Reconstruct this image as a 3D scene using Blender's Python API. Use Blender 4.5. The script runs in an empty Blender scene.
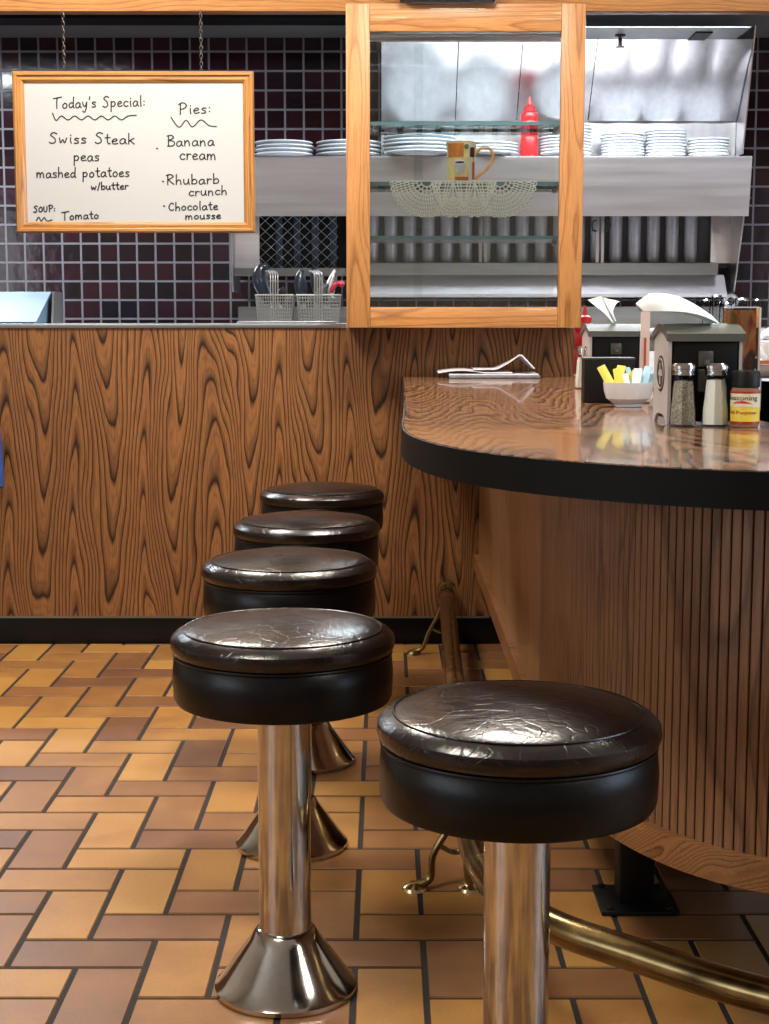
import bpy, bmesh, math, random
from mathutils import Vector, Matrix
random.seed(7)
PI = math.pi
C = bpy.context.scene.collection
# ------------------------------------------------------------------ camera model
F = 1550.0; TH = math.radians(7.2); EYE = 1.125
def ray(px, py):
    u = (px-384.5)/F; v = (512-py)/F
    return Vector((u, math.cos(TH)+v*math.sin(TH), -math.sin(TH)+v*math.cos(TH)))
def at(px, py, Y):
    d = ray(px, py); t = Y/d.y
    return Vector((d.x*t, Y, EYE+d.z*t))
def onz(px, py, z):
    d = ray(px, py); t = (z-EYE)/d.z
    return Vector((d.x*t, d.y*t, z))
cam = bpy.data.cameras.new('camera'); cam.sensor_fit = 'VERTICAL'; cam.sensor_height = 24
cam.lens = F/1024*24; cam.clip_start = .05
co = bpy.data.objects.new('camera', cam); C.objects.link(co)
co.location = (0, 0, EYE); co.rotation_euler = (PI/2-TH, 0, 0)
bpy.context.scene.camera = co

# ------------------------------------------------------------------ materials
def srgb(r, g, b):
    f = lambda c: (c/255/12.92) if c/255 <= .04045 else ((c/255+.055)/1.055)**2.4
    return (f(r), f(g), f(b), 1)
class NT:
    def __init__(s, name):
        s.m = bpy.data.materials.new(name); s.m.use_nodes = True
        s.t = s.m.node_tree; s.t.nodes.clear()
        s.out = s.n('ShaderNodeOutputMaterial')
        s.b = s.n('ShaderNodeBsdfPrincipled'); s.l(s.b.outputs[0], s.out.inputs[0])
    def n(s, t, **k):
        x = s.t.nodes.new(t)
        for a, b in k.items(): setattr(x, a, b)
        return x
    def l(s, a, b): s.t.links.new(a, b)
    def val(s, sock, v):
        if hasattr(v, 'is_output') or isinstance(v, bpy.types.NodeSocket): s.l(v, sock)
        else: sock.default_value = v
    def math(s, op, a, b=0.0, c=None):
        x = s.n('ShaderNodeMath', operation=op); s.val(x.inputs[0], a); s.val(x.inputs[1], b)
        if c is not None: s.val(x.inputs[2], c)
        return x.outputs[0]
    def coord(s, scale=(1, 1, 1), loc=(0, 0, 0), out='Object', rot=(0, 0, 0)):
        t = s.n('ShaderNodeTexCoord'); m = s.n('ShaderNodeMapping')
        m.inputs['Scale'].default_value = scale; m.inputs['Location'].default_value = loc
        m.inputs['Rotation'].default_value = rot
        s.l(t.outputs[out], m.inputs['Vector']); return m.outputs[0]
    def noise(s, vec, scale=5, detail=3, rough=.5, dist=0):
        x = s.n('ShaderNodeTexNoise'); s.l(vec, x.inputs['Vector'])
        x.inputs['Scale'].default_value = scale; x.inputs['Detail'].default_value = detail
        x.inputs['Roughness'].default_value = rough; x.inputs['Distortion'].default_value = dist
        return x.outputs[0]
    def ramp(s, fac, stops, interp='LINEAR'):
        x = s.n('ShaderNodeValToRGB'); s.l(fac, x.inputs[0]); e = x.color_ramp
        e.interpolation = interp
        while len(e.elements) < len(stops): e.elements.new(.5)
        for el, (p, c) in zip(e.elements, stops): el.position = p; el.color = c
        return x.outputs[0]
    def mix(s, fac, a, b, mode='MIX'):
        x = s.n('ShaderNodeMix', data_type='RGBA', blend_type=mode)
        s.val(x.inputs[0], fac); s.val(x.inputs[6], a); s.val(x.inputs[7], b); return x.outputs[2]
    def bump(s, h, strength=.2, dist=.002):
        x = s.n('ShaderNodeBump'); x.inputs['Strength'].default_value = strength
        x.inputs['Distance'].default_value = dist; s.l(h, x.inputs['Height'])
        s.l(x.outputs[0], s.b.inputs['Normal'])
    def set(s, col=None, rough=None, metal=None, coat=None, spec=None, trans=None, ior=None, coatr=None):
        for k, v in (('Base Color', col), ('Roughness', rough), ('Metallic', metal), ('Coat Weight', coat),
                     ('Specular IOR Level', spec), ('Transmission Weight', trans), ('IOR', ior), ('Coat Roughness', coatr)):
            if v is not None: s.val(s.b.inputs[k], v)
        return s
def plain(name, col, rough=.5, metal=0., var=.08, vs=12, **k):
    t = NT(name); v = t.coord()
    n = t.noise(v, vs, 3)
    c2 = tuple(min(1, c*(1-var*2)) for c in col[:3])+(1,)
    t.set(t.ramp(n, [(.3, c2), (.7, col)]), rough, metal, **k)
    return t.m
def wood(name, light, dark, axes='z', w=.34, along=3.2, freq=7.0, rough=.4, coat=0., fine=.5, wob=.6, sharp=(.12, .5), mid=None, loc=(0, 0, 0), spec=None, jag=.2, amp=1.0, nf=2.2, sub=.0):
    """flat-sawn oak: contour rings of a field = cathedrals along the grain axis"""
    t = NT(name)
    tc = t.n('ShaderNodeTexCoord'); sp = t.n('ShaderNodeSeparateXYZ')
    mp = t.n('ShaderNodeMapping'); mp.inputs['Location'].default_value = loc
    t.l(tc.outputs['Object'], mp.inputs['Vector']); t.l(mp.outputs[0], sp.inputs[0])
    X, Y, Z = sp.outputs
    g, a, b = {'z': (Z, X, Y), 'x': (X, Z, Y), 'y': (Y, X, Z)}[axes]   # grain, across
    acr = t.math('ADD', a, t.math('MULTIPLY', b, .73))
    cmb = t.n('ShaderNodeCombineXYZ'); t.l(acr, cmb.inputs[0]); t.l(t.math('MULTIPLY', g, .22), cmb.inputs[1]); t.l(b, cmb.inputs[2])
    n1 = t.noise(cmb.outputs[0], 5.5, 2, .45)
    n2 = t.noise(cmb.outputs[0], 26, 3, .6)
    cmb2 = t.n('ShaderNodeCombineXYZ'); t.l(acr, cmb2.inputs[0]); t.l(t.math('MULTIPLY', g, .025), cmb2.inputs[1]); t.l(b, cmb2.inputs[2])
    n3 = t.noise(cmb2.outputs[0], 420, 3, .7)
    c = t.math('COSINE', t.math('ADD', t.math('MULTIPLY', acr, 2*PI/w), t.math('MULTIPLY', n1, 5.0*wob)))
    f = t.math('ADD', t.math('MULTIPLY', g, along*.32), t.math('MULTIPLY', c, amp))
    f = t.math('ADD', f, t.math('MULTIPLY', n1, nf)); f = t.math('ADD', f, t.math('MULTIPLY', n2, jag))
    f = t.math('ADD', f, t.math('MULTIPLY', acr, 1.3))
    r = t.math('FRACT', t.math('MULTIPLY', f, freq*.5))
    mid = mid or tuple((x+y)/2 for x, y in zip(light, dark))
    lines = t.ramp(r, [(0, dark), (sharp[0], mid), (sharp[1], light), (.88, light), (1, dark)])
    if sub:
        r2 = t.math('FRACT', t.math('MULTIPLY', f, freq*1.5))
        l2 = t.ramp(r2, [(0, (.5, .46, .44, 1)), (.3, (1, 1, 1, 1)), (.9, (1, 1, 1, 1)), (1, (.5, .46, .44, 1))])
        lines = t.mix(sub, lines, l2, 'MULTIPLY')
    pores = t.ramp(n3, [(.38, (.45, .42, .4, 1)), (.56, (1, 1, 1, 1))])
    n4 = t.noise(cmb.outputs[0], 9, 2)
    broad = t.ramp(n4, [(.3, (.8, .78, .76, 1)), (.7, (1.08, 1.05, 1, 1))])
    col = t.mix(fine, lines, pores, 'MULTIPLY'); col = t.mix(.7, col, broad, 'MULTIPLY')
    t.set(col, rough, 0, coat, spec, coatr=.04)
    if coat < .5: t.bump(n3, .15, .001)
    return t.m

M = {}
M['laminate'] = wood('dark_oak_laminate', srgb(146, 99, 60), srgb(38, 22, 14), 'z', .23, 6.0, 5.8, .42, spec=.3, jag=.13, wob=.95, amp=1.1, nf=1.1, sharp=(.16, .5), fine=.75, sub=.45)
M['counterwood'] = wood('counter_laminate', srgb(172, 128, 94), srgb(44, 27, 19), 'y', .30, 7.5, 7, .14, coat=.4, sharp=(.3, .7), loc=(.3, .1, 0), jag=.5, amp=.8, nf=3.2, sub=.5)
M['oak'] = wood('golden_oak_rail', srgb(182, 128, 74), srgb(146, 94, 48), 'x', .2, 2.0, 5, .4, coat=.25, sharp=(.1, .3))
M['oakv'] = wood('golden_oak_stile', srgb(182, 128, 74), srgb(146, 94, 48), 'z', .2, 2.0, 5, .45, sharp=(.1, .3))
M['panel'] = wood('panel_oak', srgb(170, 126, 88), srgb(130, 92, 62), 'z', .3, 2.5, 5, .4, fine=.6, sharp=(.1, .3), coat=.2)
M['slat'] = wood('slat_oak', srgb(150, 108, 76), srgb(108, 74, 50), 'z', .12, 2.0, 4, .42, fine=.6, coat=.1)
M['trimoak'] = wood('trim_oak', srgb(166, 114, 68), srgb(104, 66, 38), 'x', .15, 2.0, 9, .4, coat=.3)
M['boardoak'] = wood('board_frame_oak', srgb(180, 128, 68), srgb(136, 88, 40), 'x', .1, 2.0, 5, .35, coat=.4)
M['boardoakv'] = wood('board_frame_oak_upright', srgb(180, 128, 68), srgb(136, 88, 40), 'z', .1, 2.0, 5, .35, coat=.4)

def leather():
    t = NT('dark_brown_leather'); v = t.coord()
    n = t.noise(v, 6, 4, .6); w = t.n('ShaderNodeTexVoronoi', feature='DISTANCE_TO_EDGE'); 
    d = t.n('ShaderNodeMix', data_type='VECTOR'); d.inputs[0].default_value = .12
    nn = t.n('ShaderNodeTexNoise'); nn.inputs['Scale'].default_value = 9; t.l(v, nn.inputs['Vector'])
    t.l(v, d.inputs[4]); t.l(nn.outputs[1], d.inputs[5]); t.l(d.outputs[1], w.inputs['Vector'])
    w.inputs['Scale'].default_value = 26
    cr = t.ramp(w.outputs['Distance'], [(0, (0, 0, 0, 1)), (.035, (1, 1, 1, 1))])
    fine = t.noise(v, 180, 2)
    t.set(t.ramp(n, [(.3, srgb(9, 6, 6)), (.75, srgb(27, 17, 15))]), t.math('ADD', t.math('MULTIPLY', n, .22), .14), 0, spec=.6)
    h = t.math('ADD', t.math('MULTIPLY', cr, t.math('MULTIPLY', n, .7)), t.math('MULTIPLY', fine, .3))
    big = t.noise(v, 14, 3, .6, 1.2)
    t.bump(t.math('ADD', h, t.math('MULTIPLY', big, 3.2)), .32, .0018)
    return t.m
M['leather'] = leather()
def vinyl():
    t = NT('black_vinyl'); v = t.coord()
    n = t.noise(v, 30, 5, .65); t.set(srgb(8, 7, 8), .34, 0, spec=.28)
    t.bump(n, .35, .002); return t.m
M['vinyl'] = vinyl()
def metal(name, col, rough, brush=None, bs=.15, var=.25):
    t = NT(name)
    v = t.coord(brush or (1, 1, 1)); n = t.noise(v, 30 if brush else 14, 4, .6)
    c2 = tuple(c*(1-var) for c in col[:3])+(1,)
    t.set(t.ramp(n, [(.35, c2), (.65, col)]), t.math('ADD', t.math('MULTIPLY', n, bs), rough-bs/2), 1.0)
    if brush: t.bump(n, .06, .001)
    return t.m
M['chrome'] = metal('worn_chrome', srgb(214, 210, 204), .13, None, .14)
M['brass'] = metal('tarnished_brass', srgb(158, 136, 92), .25, None, .2, .45)
M['brass_light'] = metal('polished_brass', srgb(210, 190, 140), .2, None, .1, .2)
M['steel'] = metal('brushed_steel', srgb(205, 202, 204), .32, (1, 1, .06), .12, .15)
M['steelh'] = metal('brushed_steel_horizontal', srgb(228, 224, 226), .36, (.06, 1, 1), .1, .12)
M['steeldark'] = metal('dull_steel', srgb(150, 150, 146), .4, (.06, 1, 1), .1, .2)
M['binsteel'] = plain('blue_grey_steel', srgb(112, 134, 158), .5, .4)
M['baffle'] = plain('pale_baffle_metal', srgb(176, 174, 178), .38, .45, .1, 20)
M['alu'] = metal('aluminium', srgb(176, 182, 188), .35, (.05, 1, 1), .1, .1)
M['wire'] = plain('steel_wire', srgb(176, 178, 176), .35, .5)
M['chain'] = metal('dark_chain', srgb(90, 84, 78), .4)
M['cap'] = metal('shaker_cap_chrome', srgb(220, 220, 220), .12)
M['white'] = plain('white_china', srgb(214, 217, 222), .22, 0, .02, coat=.5)
M['boardwhite'] = plain('whiteboard_face', srgb(172, 173, 174), .3, 0, .02, 3)
M['ink'] = plain('black_marker', srgb(22, 22, 26), .6)
M['black'] = plain('matte_black', srgb(10, 10, 12), .5, spec=.3)
M['blackgloss'] = plain('black_edge_laminate', srgb(10, 10, 10), .55, 0, .15, 30, spec=.15)
M['base'] = plain('black_rubber_base', srgb(10, 10, 11), .4, spec=.3)
M['grey'] = plain('grey_plastic', srgb(84, 86, 82), .45, spec=.3)
M['greylight'] = plain('light_grey_plastic', srgb(176, 170, 168), .5, spec=.2)
M['latch'] = plain('smoky_latch', srgb(64, 64, 62), .35)
M['napkin'] = plain('paper_napkin', srgb(226, 232, 232), .85, 0, .03)
M['paper'] = plain('printed_paper', srgb(222, 218, 226), .45, 0, .1, 30)
M['papergrey'] = plain('grey_card', srgb(120, 118, 124), .4, 0, .2, 30)
M['red'] = plain('red_plastic', srgb(214, 28, 34), .35, 0, .05)
M['pink'] = plain('pink_rubber', srgb(226, 60, 90), .4)
M['yellow'] = plain('yellow_sachet', srgb(236, 222, 96), .6)
M['bluep'] = plain('pale_blue_sachet', srgb(160, 196, 216), .6)
M['navy'] = plain('blue_black_handle', srgb(34, 44, 62), .28, 0, .1, coat=.4)
M['bluecloth'] = plain('blue_cloth', srgb(52, 84, 160), .9, 0, .2)
M['doily'] = plain('cotton_thread', srgb(250, 252, 244), .9, 0, .03)
M['darkwood'] = plain('dark_brown_wood', srgb(58, 34, 22), .4)
M['ceiling_d'] = plain('dining_ceiling', srgb(225, 218, 205), .8)
M['ceiling_k'] = plain('kitchen_ceiling', srgb(150, 152, 156), .45, 0, .08, 3)
M['wallpaint'] = plain('wall_paint', srgb(206, 196, 180), .8)
M['winframe'] = plain('window_frame_paint', srgb(200, 195, 185), .5)
M['yellowlabel'] = plain('yellow_label', srgb(240, 214, 70), .4)
M['cream'] = plain('cream_label', srgb(232, 226, 190), .4)
M['labelred'] = plain('red_label', srgb(170, 36, 30), .4)
M['mugdark'] = plain('dark_brown_glaze', srgb(48, 20, 18), .3)
M['muggreen'] = plain('green_glaze', srgb(96, 120, 84), .3)
M['mugrust'] = plain('rust_glaze', srgb(176, 84, 30), .3)
M['mugorange'] = plain('orange_glaze', srgb(198, 122, 36), .3, 0, .15, 60)
M['mugcream'] = plain('cream_glaze', srgb(228, 206, 140), .3, 0, .12, 50)
M['muglilac'] = plain('lilac_glaze', srgb(196, 190, 200), .3)
M['mughandle'] = plain('tan_glaze', srgb(206, 150, 92), .3, 0, .15, 60)
def glass(name, tint, rough=.0, ior=1.5):
    t = NT(name); t.t.nodes.remove(t.b)
    tr = t.n('ShaderNodeBsdfTransparent'); tr.inputs[0].default_value = tint
    gl = t.n('ShaderNodeBsdfGlossy'); gl.inputs['Roughness'].default_value = rough
    lw = t.n('ShaderNodeFresnel'); lw.inputs[0].default_value = ior
    mx = t.n('ShaderNodeMixShader'); t.l(lw.outputs[0], mx.inputs[0])
    t.l(tr.outputs[0], mx.inputs[1]); t.l(gl.outputs[0], mx.inputs[2]); t.l(mx.outputs[0], t.out.inputs[0])
    return t.m
M['pane'] = glass('clear_pane', (.97, .985, .98, 1))
M['shelfglass'] = glass('shelf_glass', (.94, .98, .98, 1))
M['shaker_glass'] = glass('shaker_glass', (.95, .96, .96, 1), 0, 1.2)
M['glassedge'] = plain('green_glass_edge', srgb(120, 158, 166), .15, 0, .1, coat=.6)
def emit(name, col, s):
    t = NT(name); t.b.inputs['Emission Color'].default_value = col; t.b.inputs['Emission Strength'].default_value = s
    t.set(col, .5); return t.m
M['lampwarm'] = emit('warm_diffuser', (1, .86, .68, 1), 6)
M['lampcool'] = emit('cool_diffuser', (.86, .94, 1, 1), 9)
def tilewall():
    t = NT('dark_glazed_tile')
    tc = t.n('ShaderNodeTexCoord'); sp = t.n('ShaderNodeSeparateXYZ'); t.l(tc.outputs['Object'], sp.inputs[0])
    cb = t.n('ShaderNodeCombineXYZ')
    P = .0902
    t.l(t.math('ADD', sp.outputs[0], 1.559+P*40), cb.inputs[0]); t.l(t.math('ADD', sp.outputs[2], -1.203+P*40), cb.inputs[1])
    br = t.n('ShaderNodeTexBrick'); br.offset = 0; br.squash = 1
    t.l(cb.outputs[0], br.inputs['Vector'])
    for k, v in (('Scale', 1), ('Mortar Size', .0052), ('Mortar Smooth', .15), ('Bias', 0), ('Brick Width', P), ('Row Height', P)): br.inputs[k].default_value = v
    br.inputs['Color1'].default_value = srgb(24, 16, 22); br.inputs['Color2'].default_value = srgb(50, 20, 30)
    br.inputs['Mortar'].default_value = srgb(122, 118, 124)
    n = t.noise(t.coord(), 14, 2, .5)
    fac = br.outputs['Fac']
    t.set(br.outputs['Color'], t.math('ADD', t.math('MULTIPLY', fac, .6), .12), 0)
    h = t.math('ADD', t.math('MULTIPLY', fac, -1.0), t.math('MULTIPLY', n, .8))
    t.bump(h, .4, .003)
    return t.m
M['tile'] = tilewall()
def floortile():
    t = NT('quarry_tile')
    at_ = t.n('ShaderNodeAttribute', attribute_name='tone')
    v = t.coord(); n = t.noise(v, 9, 5, .65); n2 = t.noise(v, 160, 3, .7); n3 = t.noise(v, 2.2, 2)
    f = t.math('ADD', t.math('MULTIPLY', at_.outputs['Fac'], .66), t.math('MULTIPLY', n, .42))
    f = t.math('ADD', f, t.math('MULTIPLY', t.math('SUBTRACT', n3, .5), .35))
    c = t.ramp(f, [(.1, srgb(88, 60, 42)), (.34, srgb(116, 78, 52)), (.52, srgb(140, 96, 56)), (.72, srgb(170, 122, 62)), (.95, srgb(184, 138, 72))])
    sp = t.ramp(n2, [(.3, (.78, .74, .7, 1)), (.6, (1, 1, 1, 1))])
    t.set(t.mix(.6, c, sp, 'MULTIPLY'), t.math('ADD', t.math('MULTIPLY', n, .25), .3), 0, spec=.5)
    t.bump(n2, .12, .0008); return t.m
M['floortile'] = floortile()
M['grout'] = plain('dark_grout', srgb(40, 33, 31), .85, 0, .2, 40)
def pepper():
    t = NT('ground_pepper'); v = t.coord(); n = t.noise(v, 420, 3, .8)
    t.set(t.ramp(n, [(.38, srgb(70, 62, 50)), (.5, srgb(150, 142, 122)), (.62, srgb(196, 190, 172))]), .8); return t.m
M['pepper'] = pepper()
M['salt'] = plain('table_salt', srgb(236, 236, 226), .8, 0, .03)
def card():
    t = NT('printed_menu_card'); v = t.coord(); tc = t.n('ShaderNodeTexCoord')
    sp = t.n('ShaderNodeSeparateXYZ'); t.l(v, sp.inputs[0])
    n = t.noise(t.coord((1, 1, .25)), 60, 2, .5, .6)
    top = t.ramp(n, [(.3, srgb(110, 120, 60)), (.45, srgb(255, 150, 60)), (.55, srgb(255, 200, 120)), (.7, srgb(200, 60, 50))])
    bot = t.ramp(n, [(.35, srgb(70, 36, 40)), (.5, srgb(150, 40, 40)), (.56, srgb(235, 120, 100)), (.62, srgb(130, 120, 124))])
    k = t.ramp(t.math('ADD', t.math('MULTIPLY', t.math('SUBTRACT', sp.outputs[2], .135), 14), t.math('MULTIPLY', n, 1.0)), [(.3, (0, 0, 0, 1)), (.5, (1, 1, 1, 1))])
    t.set(t.mix(k, bot, top), .25, coat=.5); return t.m
M['card'] = card()

_pm = {}
def plainonce(n, c):
    if n not in _pm: _pm[n] = plain(n, c, .6, spec=.15)
    return _pm[n]
# ------------------------------------------------------------------ mesh helpers
def finish(name, bm, mat, parent=None, sharp=35, world=True, label=None):
    bmesh.ops.recalc_face_normals(bm, faces=bm.faces)
    ca = math.radians(sharp)
    for f in bm.faces: f.smooth = True
    for e in bm.edges:
        e.smooth = not (len(e.link_faces) != 2 or e.calc_face_angle(0) > ca)
    me = bpy.data.meshes.new(name)
    if parent is not None and world: bmesh.ops.translate(bm, verts=bm.verts, vec=-wloc(parent))
    bm.to_mesh(me); bm.free()
    for m in (mat if isinstance(mat, (list, tuple)) else [mat]): me.materials.append(m)
    o = bpy.data.objects.new(name, me); C.objects.link(o)
    if parent is not None: o.parent = parent
    if label: o['label'] = label
    return o
def wloc(o):
    v = Vector(o.location)
    while o.parent: o = o.parent; v += Vector(o.location)
    return v
def thing(name, label, cat, loc=(0, 0, 0), group=None, rz=0):
    o = bpy.data.objects.new(name, None); C.objects.link(o); o.location = loc; o.rotation_euler = (0, 0, rz)
    o.empty_display_size = .05
    return tag(o, label, cat, group)
def tag(o, label, cat, group=None):
    o['label'] = label; o['category'] = cat
    if group: o['group'] = group
    return o
def single(name, bm, mat, label, cat, group=None, **k):
    return tag(finish(name, bm, mat, **k), label, cat, group)
def struct(name, bm, mat, label=None, **k):
    o = finish(name, bm, mat, **k); o['kind'] = 'structure'
    if label: o['label'] = label
    return o
def dup(o, parent=None, **k):
    c = o.copy(); C.objects.link(c)
    if parent: c.parent = parent
    for ch in [x for x in list(bpy.data.objects) if x.parent == o]: dup(ch, c)
    for a, b in k.items(): c[a] = b
    return c
def B(): return bmesh.new()
def box(bm, x0, x1, y0, y1, z0, z1, bev=0, seg=2, mi=0, rot=None, piv=None):
    r = bmesh.ops.create_cube(bm, size=1)
    vs = r['verts']
    bmesh.ops.scale(bm, verts=vs, vec=(x1-x0, y1-y0, z1-z0))
    bmesh.ops.translate(bm, verts=vs, vec=((x0+x1)/2, (y0+y1)/2, (z0+z1)/2))
    if rot is not None:
        bmesh.ops.rotate(bm, verts=vs, cent=piv or ((x0+x1)/2, (y0+y1)/2, (z0+z1)/2), matrix=rot)
    fs = {f for v in vs for f in v.link_faces}
    for f in fs: f.material_index = mi
    if bev:
        es = list({e for v in vs for e in v.link_edges})
        bmesh.ops.bevel(bm, geom=es, offset=bev, segments=seg, affect='EDGES', profile=.5)
    return bm
def lathe(bm, prof, n=32, loc=(0, 0, 0), cap=True, mi=0):
    rings = []
    for r, z in prof:
        if r < 1e-6: rings.append([bm.verts.new((loc[0], loc[1], loc[2]+z))])
        else: rings.append([bm.verts.new((loc[0]+r*math.cos(2*PI*i/n), loc[1]+r*math.sin(2*PI*i/n), loc[2]+z)) for i in range(n)])
    for a, b in zip(rings, rings[1:]):
        for i in range(n):
            j = (i+1) % n
            if len(a) == 1 and len(b) == 1: continue
            if len(a) == 1: f = bm.faces.new((a[0], b[i], b[j]))
            elif len(b) == 1: f = bm.faces.new((a[i], a[j], b[0]))
            else: f = bm.faces.new((a[i], a[j], b[j], b[i]))
            f.material_index = mi
    if cap:
        for rg in (rings[0], rings[-1]):
            if len(rg) > 2: bm.faces.new(rg).material_index = mi
    return bm
def tube(bm, pts, r, n=12, closed=False, cap=True):
    pts = [Vector(p) for p in pts]; rs = r if isinstance(r, (list, tuple)) else [r]*len(pts)
    rings = []; up = None
    N = len(pts)
    for i, p in enumerate(pts):
        if closed: t = (pts[(i+1) % N]-pts[i-1])
        else: t = pts[min(i+1, N-1)]-pts[max(i-1, 0)]
        if t.length < 1e-9: t = Vector((0, 0, 1))
        t.normalize()
        if up is None:
            up = Vector((0, 0, 1)) if abs(t.z) < .9 else Vector((0, 1, 0))
        s = t.cross(up)
        if s.length < 1e-4: s = t.cross(Vector((1, .3, .1)))
        s.normalize(); up = s.cross(t).normalized()
        rings.append([bm.verts.new(p+(s*math.cos(2*PI*k/n)+up*math.sin(2*PI*k/n))*rs[i]) for k in range(n)])
    prs = list(zip(rings, rings[1:]))
    if closed: prs.append((rings[-1], rings[0]))
    for a, b in prs:
        for k in range(n):
            j = (k+1) % n; bm.faces.new((a[k], a[j], b[j], b[k]))
    if cap and not closed: bm.faces.new(rings[0]); bm.faces.new(rings[-1])
    return bm
def catmull(P, k=6, closed=False):
    P = [Vector(p) for p in P]; out = []
    n = len(P); seg = n if closed else n-1
    for i in range(seg):
        if closed: a, b, c, d = P[i-1], P[i], P[(i+1) % n], P[(i+2) % n]
        else: a, b, c, d = P[max(i-1, 0)], P[i], P[i+1], P[min(i+2, n-1)]
        for j in range(k):
            t = j/k
            out.append(.5*((2*b)+(c-a)*t+(2*a-5*b+4*c-d)*t*t+(3*b-a-3*c+d)*t**3))
    if not closed: out.append(P[-1])
    return out
def prism(bm, poly, z0, z1, mi=0, tf=None):
    tf = tf or (lambda x, y, z: (x, y, z))
    a = [bm.verts.new(tf(x, y, z0)) for x, y in poly]; b = [bm.verts.new(tf(x, y, z1)) for x, y in poly]
    n = len(poly); fs = [bm.faces.new(a), bm.faces.new(b)]
    for i in range(n): fs.append(bm.faces.new((a[i], a[(i+1) % n], b[(i+1) % n], b[i])))
    for f in fs: f.material_index = mi
    return bm
def yz(poly, x0, x1, bm=None):
    return prism(bm or B(), poly, x0, x1, tf=lambda y, z, x: (x, y, z))
def xz(poly, y0, y1, bm=None):
    return prism(bm or B(), poly, y0, y1, tf=lambda x, z, y: (x, y, z))
def sheet(bm, grid, th):
    """grid of Vectors -> thin solid sheet"""
    R = len(grid); Cn = len(grid[0])
    nrm = [[None]*Cn for _ in range(R)]
    for i in range(R):
        for j in range(Cn):
            a = grid[min(i+1, R-1)][j]-grid[max(i-1, 0)][j]; b = grid[i][min(j+1, Cn-1)]-grid[i][max(j-1, 0)]
            nn = a.cross(b); nrm[i][j] = nn.normalized() if nn.length > 1e-12 else Vector((0, 0, 1))
    A = [[bm.verts.new(grid[i][j]+nrm[i][j]*th/2) for j in range(Cn)] for i in range(R)]
    Bv = [[bm.verts.new(grid[i][j]-nrm[i][j]*th/2) for j in range(Cn)] for i in range(R)]
    for i in range(R-1):
        for j in range(Cn-1):
            bm.faces.new((A[i][j], A[i][j+1], A[i+1][j+1], A[i+1][j])); bm.faces.new((Bv[i][j], Bv[i+1][j], Bv[i+1][j+1], Bv[i][j+1]))
    for i in range(R-1):
        for j in (0, Cn-1): bm.faces.new((A[i][j], A[i+1][j], Bv[i+1][j], Bv[i][j]))
    for j in range(Cn-1):
        for i in (0, R-1): bm.faces.new((A[i][j], A[i][j+1], Bv[i][j+1], Bv[i][j]))
    return bm

# ------------------------------------------------------------------ setting
PY = 5.25            # wood partition face
KY = 7.6             # kitchen tile wall
def floor():
    bm = B(); lay = bm.verts.layers.float.new('tone')
    u = .1215; g = .0042; ox, oy = -.659, 2.578
    x0, x1, y0, y1 = -2.6, 3.0, .4, 5.36
    i0, i1 = int((x0-ox)/u)-1, int((x1-ox)/u)+1; j0, j1 = int((y0-oy)/u)-1, int((y1-oy)/u)+1
    for i in range(i0, i1+1):
        for j in range(j0, j1+1):
            k = (i-j) % 4
            if k == 0: a, b, c, d = i, i+2, j, j+1
            elif k == 2: a, b, c, d = i, i+1, j-1, j+1
            else: continue
            X0, X1, Y0, Y1 = ox+a*u+g, ox+b*u-g, oy+c*u+g, oy+d*u-g
            tone = random.choice([random.uniform(.12, .5), random.uniform(.4, .75), random.uniform(.65, 1.0)])
            h = random.uniform(-.0004, .0004); e = .0022
            lo = [bm.verts.new(p) for p in ((X0, Y0, -.004), (X1, Y0, -.004), (X1, Y1, -.004), (X0, Y1, -.004))]
            hi = [bm.verts.new(p) for p in ((X0+e, Y0+e, h), (X1-e, Y0+e, h), (X1-e, Y1-e, h), (X0+e, Y1-e, h))]
            for v in lo+hi: v[lay] = tone
            bm.faces.new(hi)
            for q in range(4): bm.faces.new((lo[q], lo[(q+1) % 4], hi[(q+1) % 4], hi[q]))
    for p in [((-4, -3.2), (4, 8))]:
        vs = [bm.verts.new((x, y, -.0025)) for x, y in ((-4, -3.2), (4, -3.2), (4, 7.8), (-4, 7.8))]
        f = bm.faces.new(vs); f.material_index = 1
        vs2 = [bm.verts.new((x, y, -.06)) for x, y in ((-4, -3.2), (4, -3.2), (4, 7.8), (-4, 7.8))]
        f = bm.faces.new(vs2); f.material_index = 1
    o = struct('floor', bm, [M['floortile'], M['grout']], sharp=20)
    return o
floor()
struct('wall_back', box(B(), -4, 4, KY, KY+.1, 0, 2.75), M['tile'])
struct('ceiling', box(box(B(), -4, 4, -3.2, PY, 2.75, 2.85, mi=0), -4, 4, PY+.01, KY, 2.44, 2.5, mi=1), [M['ceiling_d'], M['ceiling_k']])
struct('wall_front', box(B(), -4, 4, -3.3, -3.2, 0, 2.85), M['wallpaint'])
def side_window(n, side, xw, ya, yb):
    bm = B()
    for a in ((-3.3, ya, 0, 2.85), (yb, KY+.1, 0, 2.85), (ya, yb, 0, .8), (ya, yb, 2.3, 2.85)): box(bm, xw-.05, xw+.05, a[0], a[1], a[2], a[3])
    struct('wall_'+side, bm, M['wallpaint'])
    bm = B(); m = (ya+yb)/2
    for q in ((ya, yb, .8, .86), (ya, yb, 2.24, 2.3), (ya, ya+.06, .86, 2.24), (yb-.06, yb, .86, 2.24), (m-.03, m+.03, .86, 2.24)): box(bm, xw-.03, xw+.03, q[0], q[1], q[2], q[3])
    w = struct('window_%d' % n, bm, M['winframe'])
    finish('pane', box(B(), xw-.003, xw+.003, ya+.06, yb-.06, .86, 2.24), M['pane'], w)
side_window(1, 'right', 4.05, .3, 3.1)
side_window(2, 'left', -4.05, -2.4, 1.2)  # unseen left window, added to put a bright side on the stool chrome
XE = .64             # right end of the partition
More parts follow.
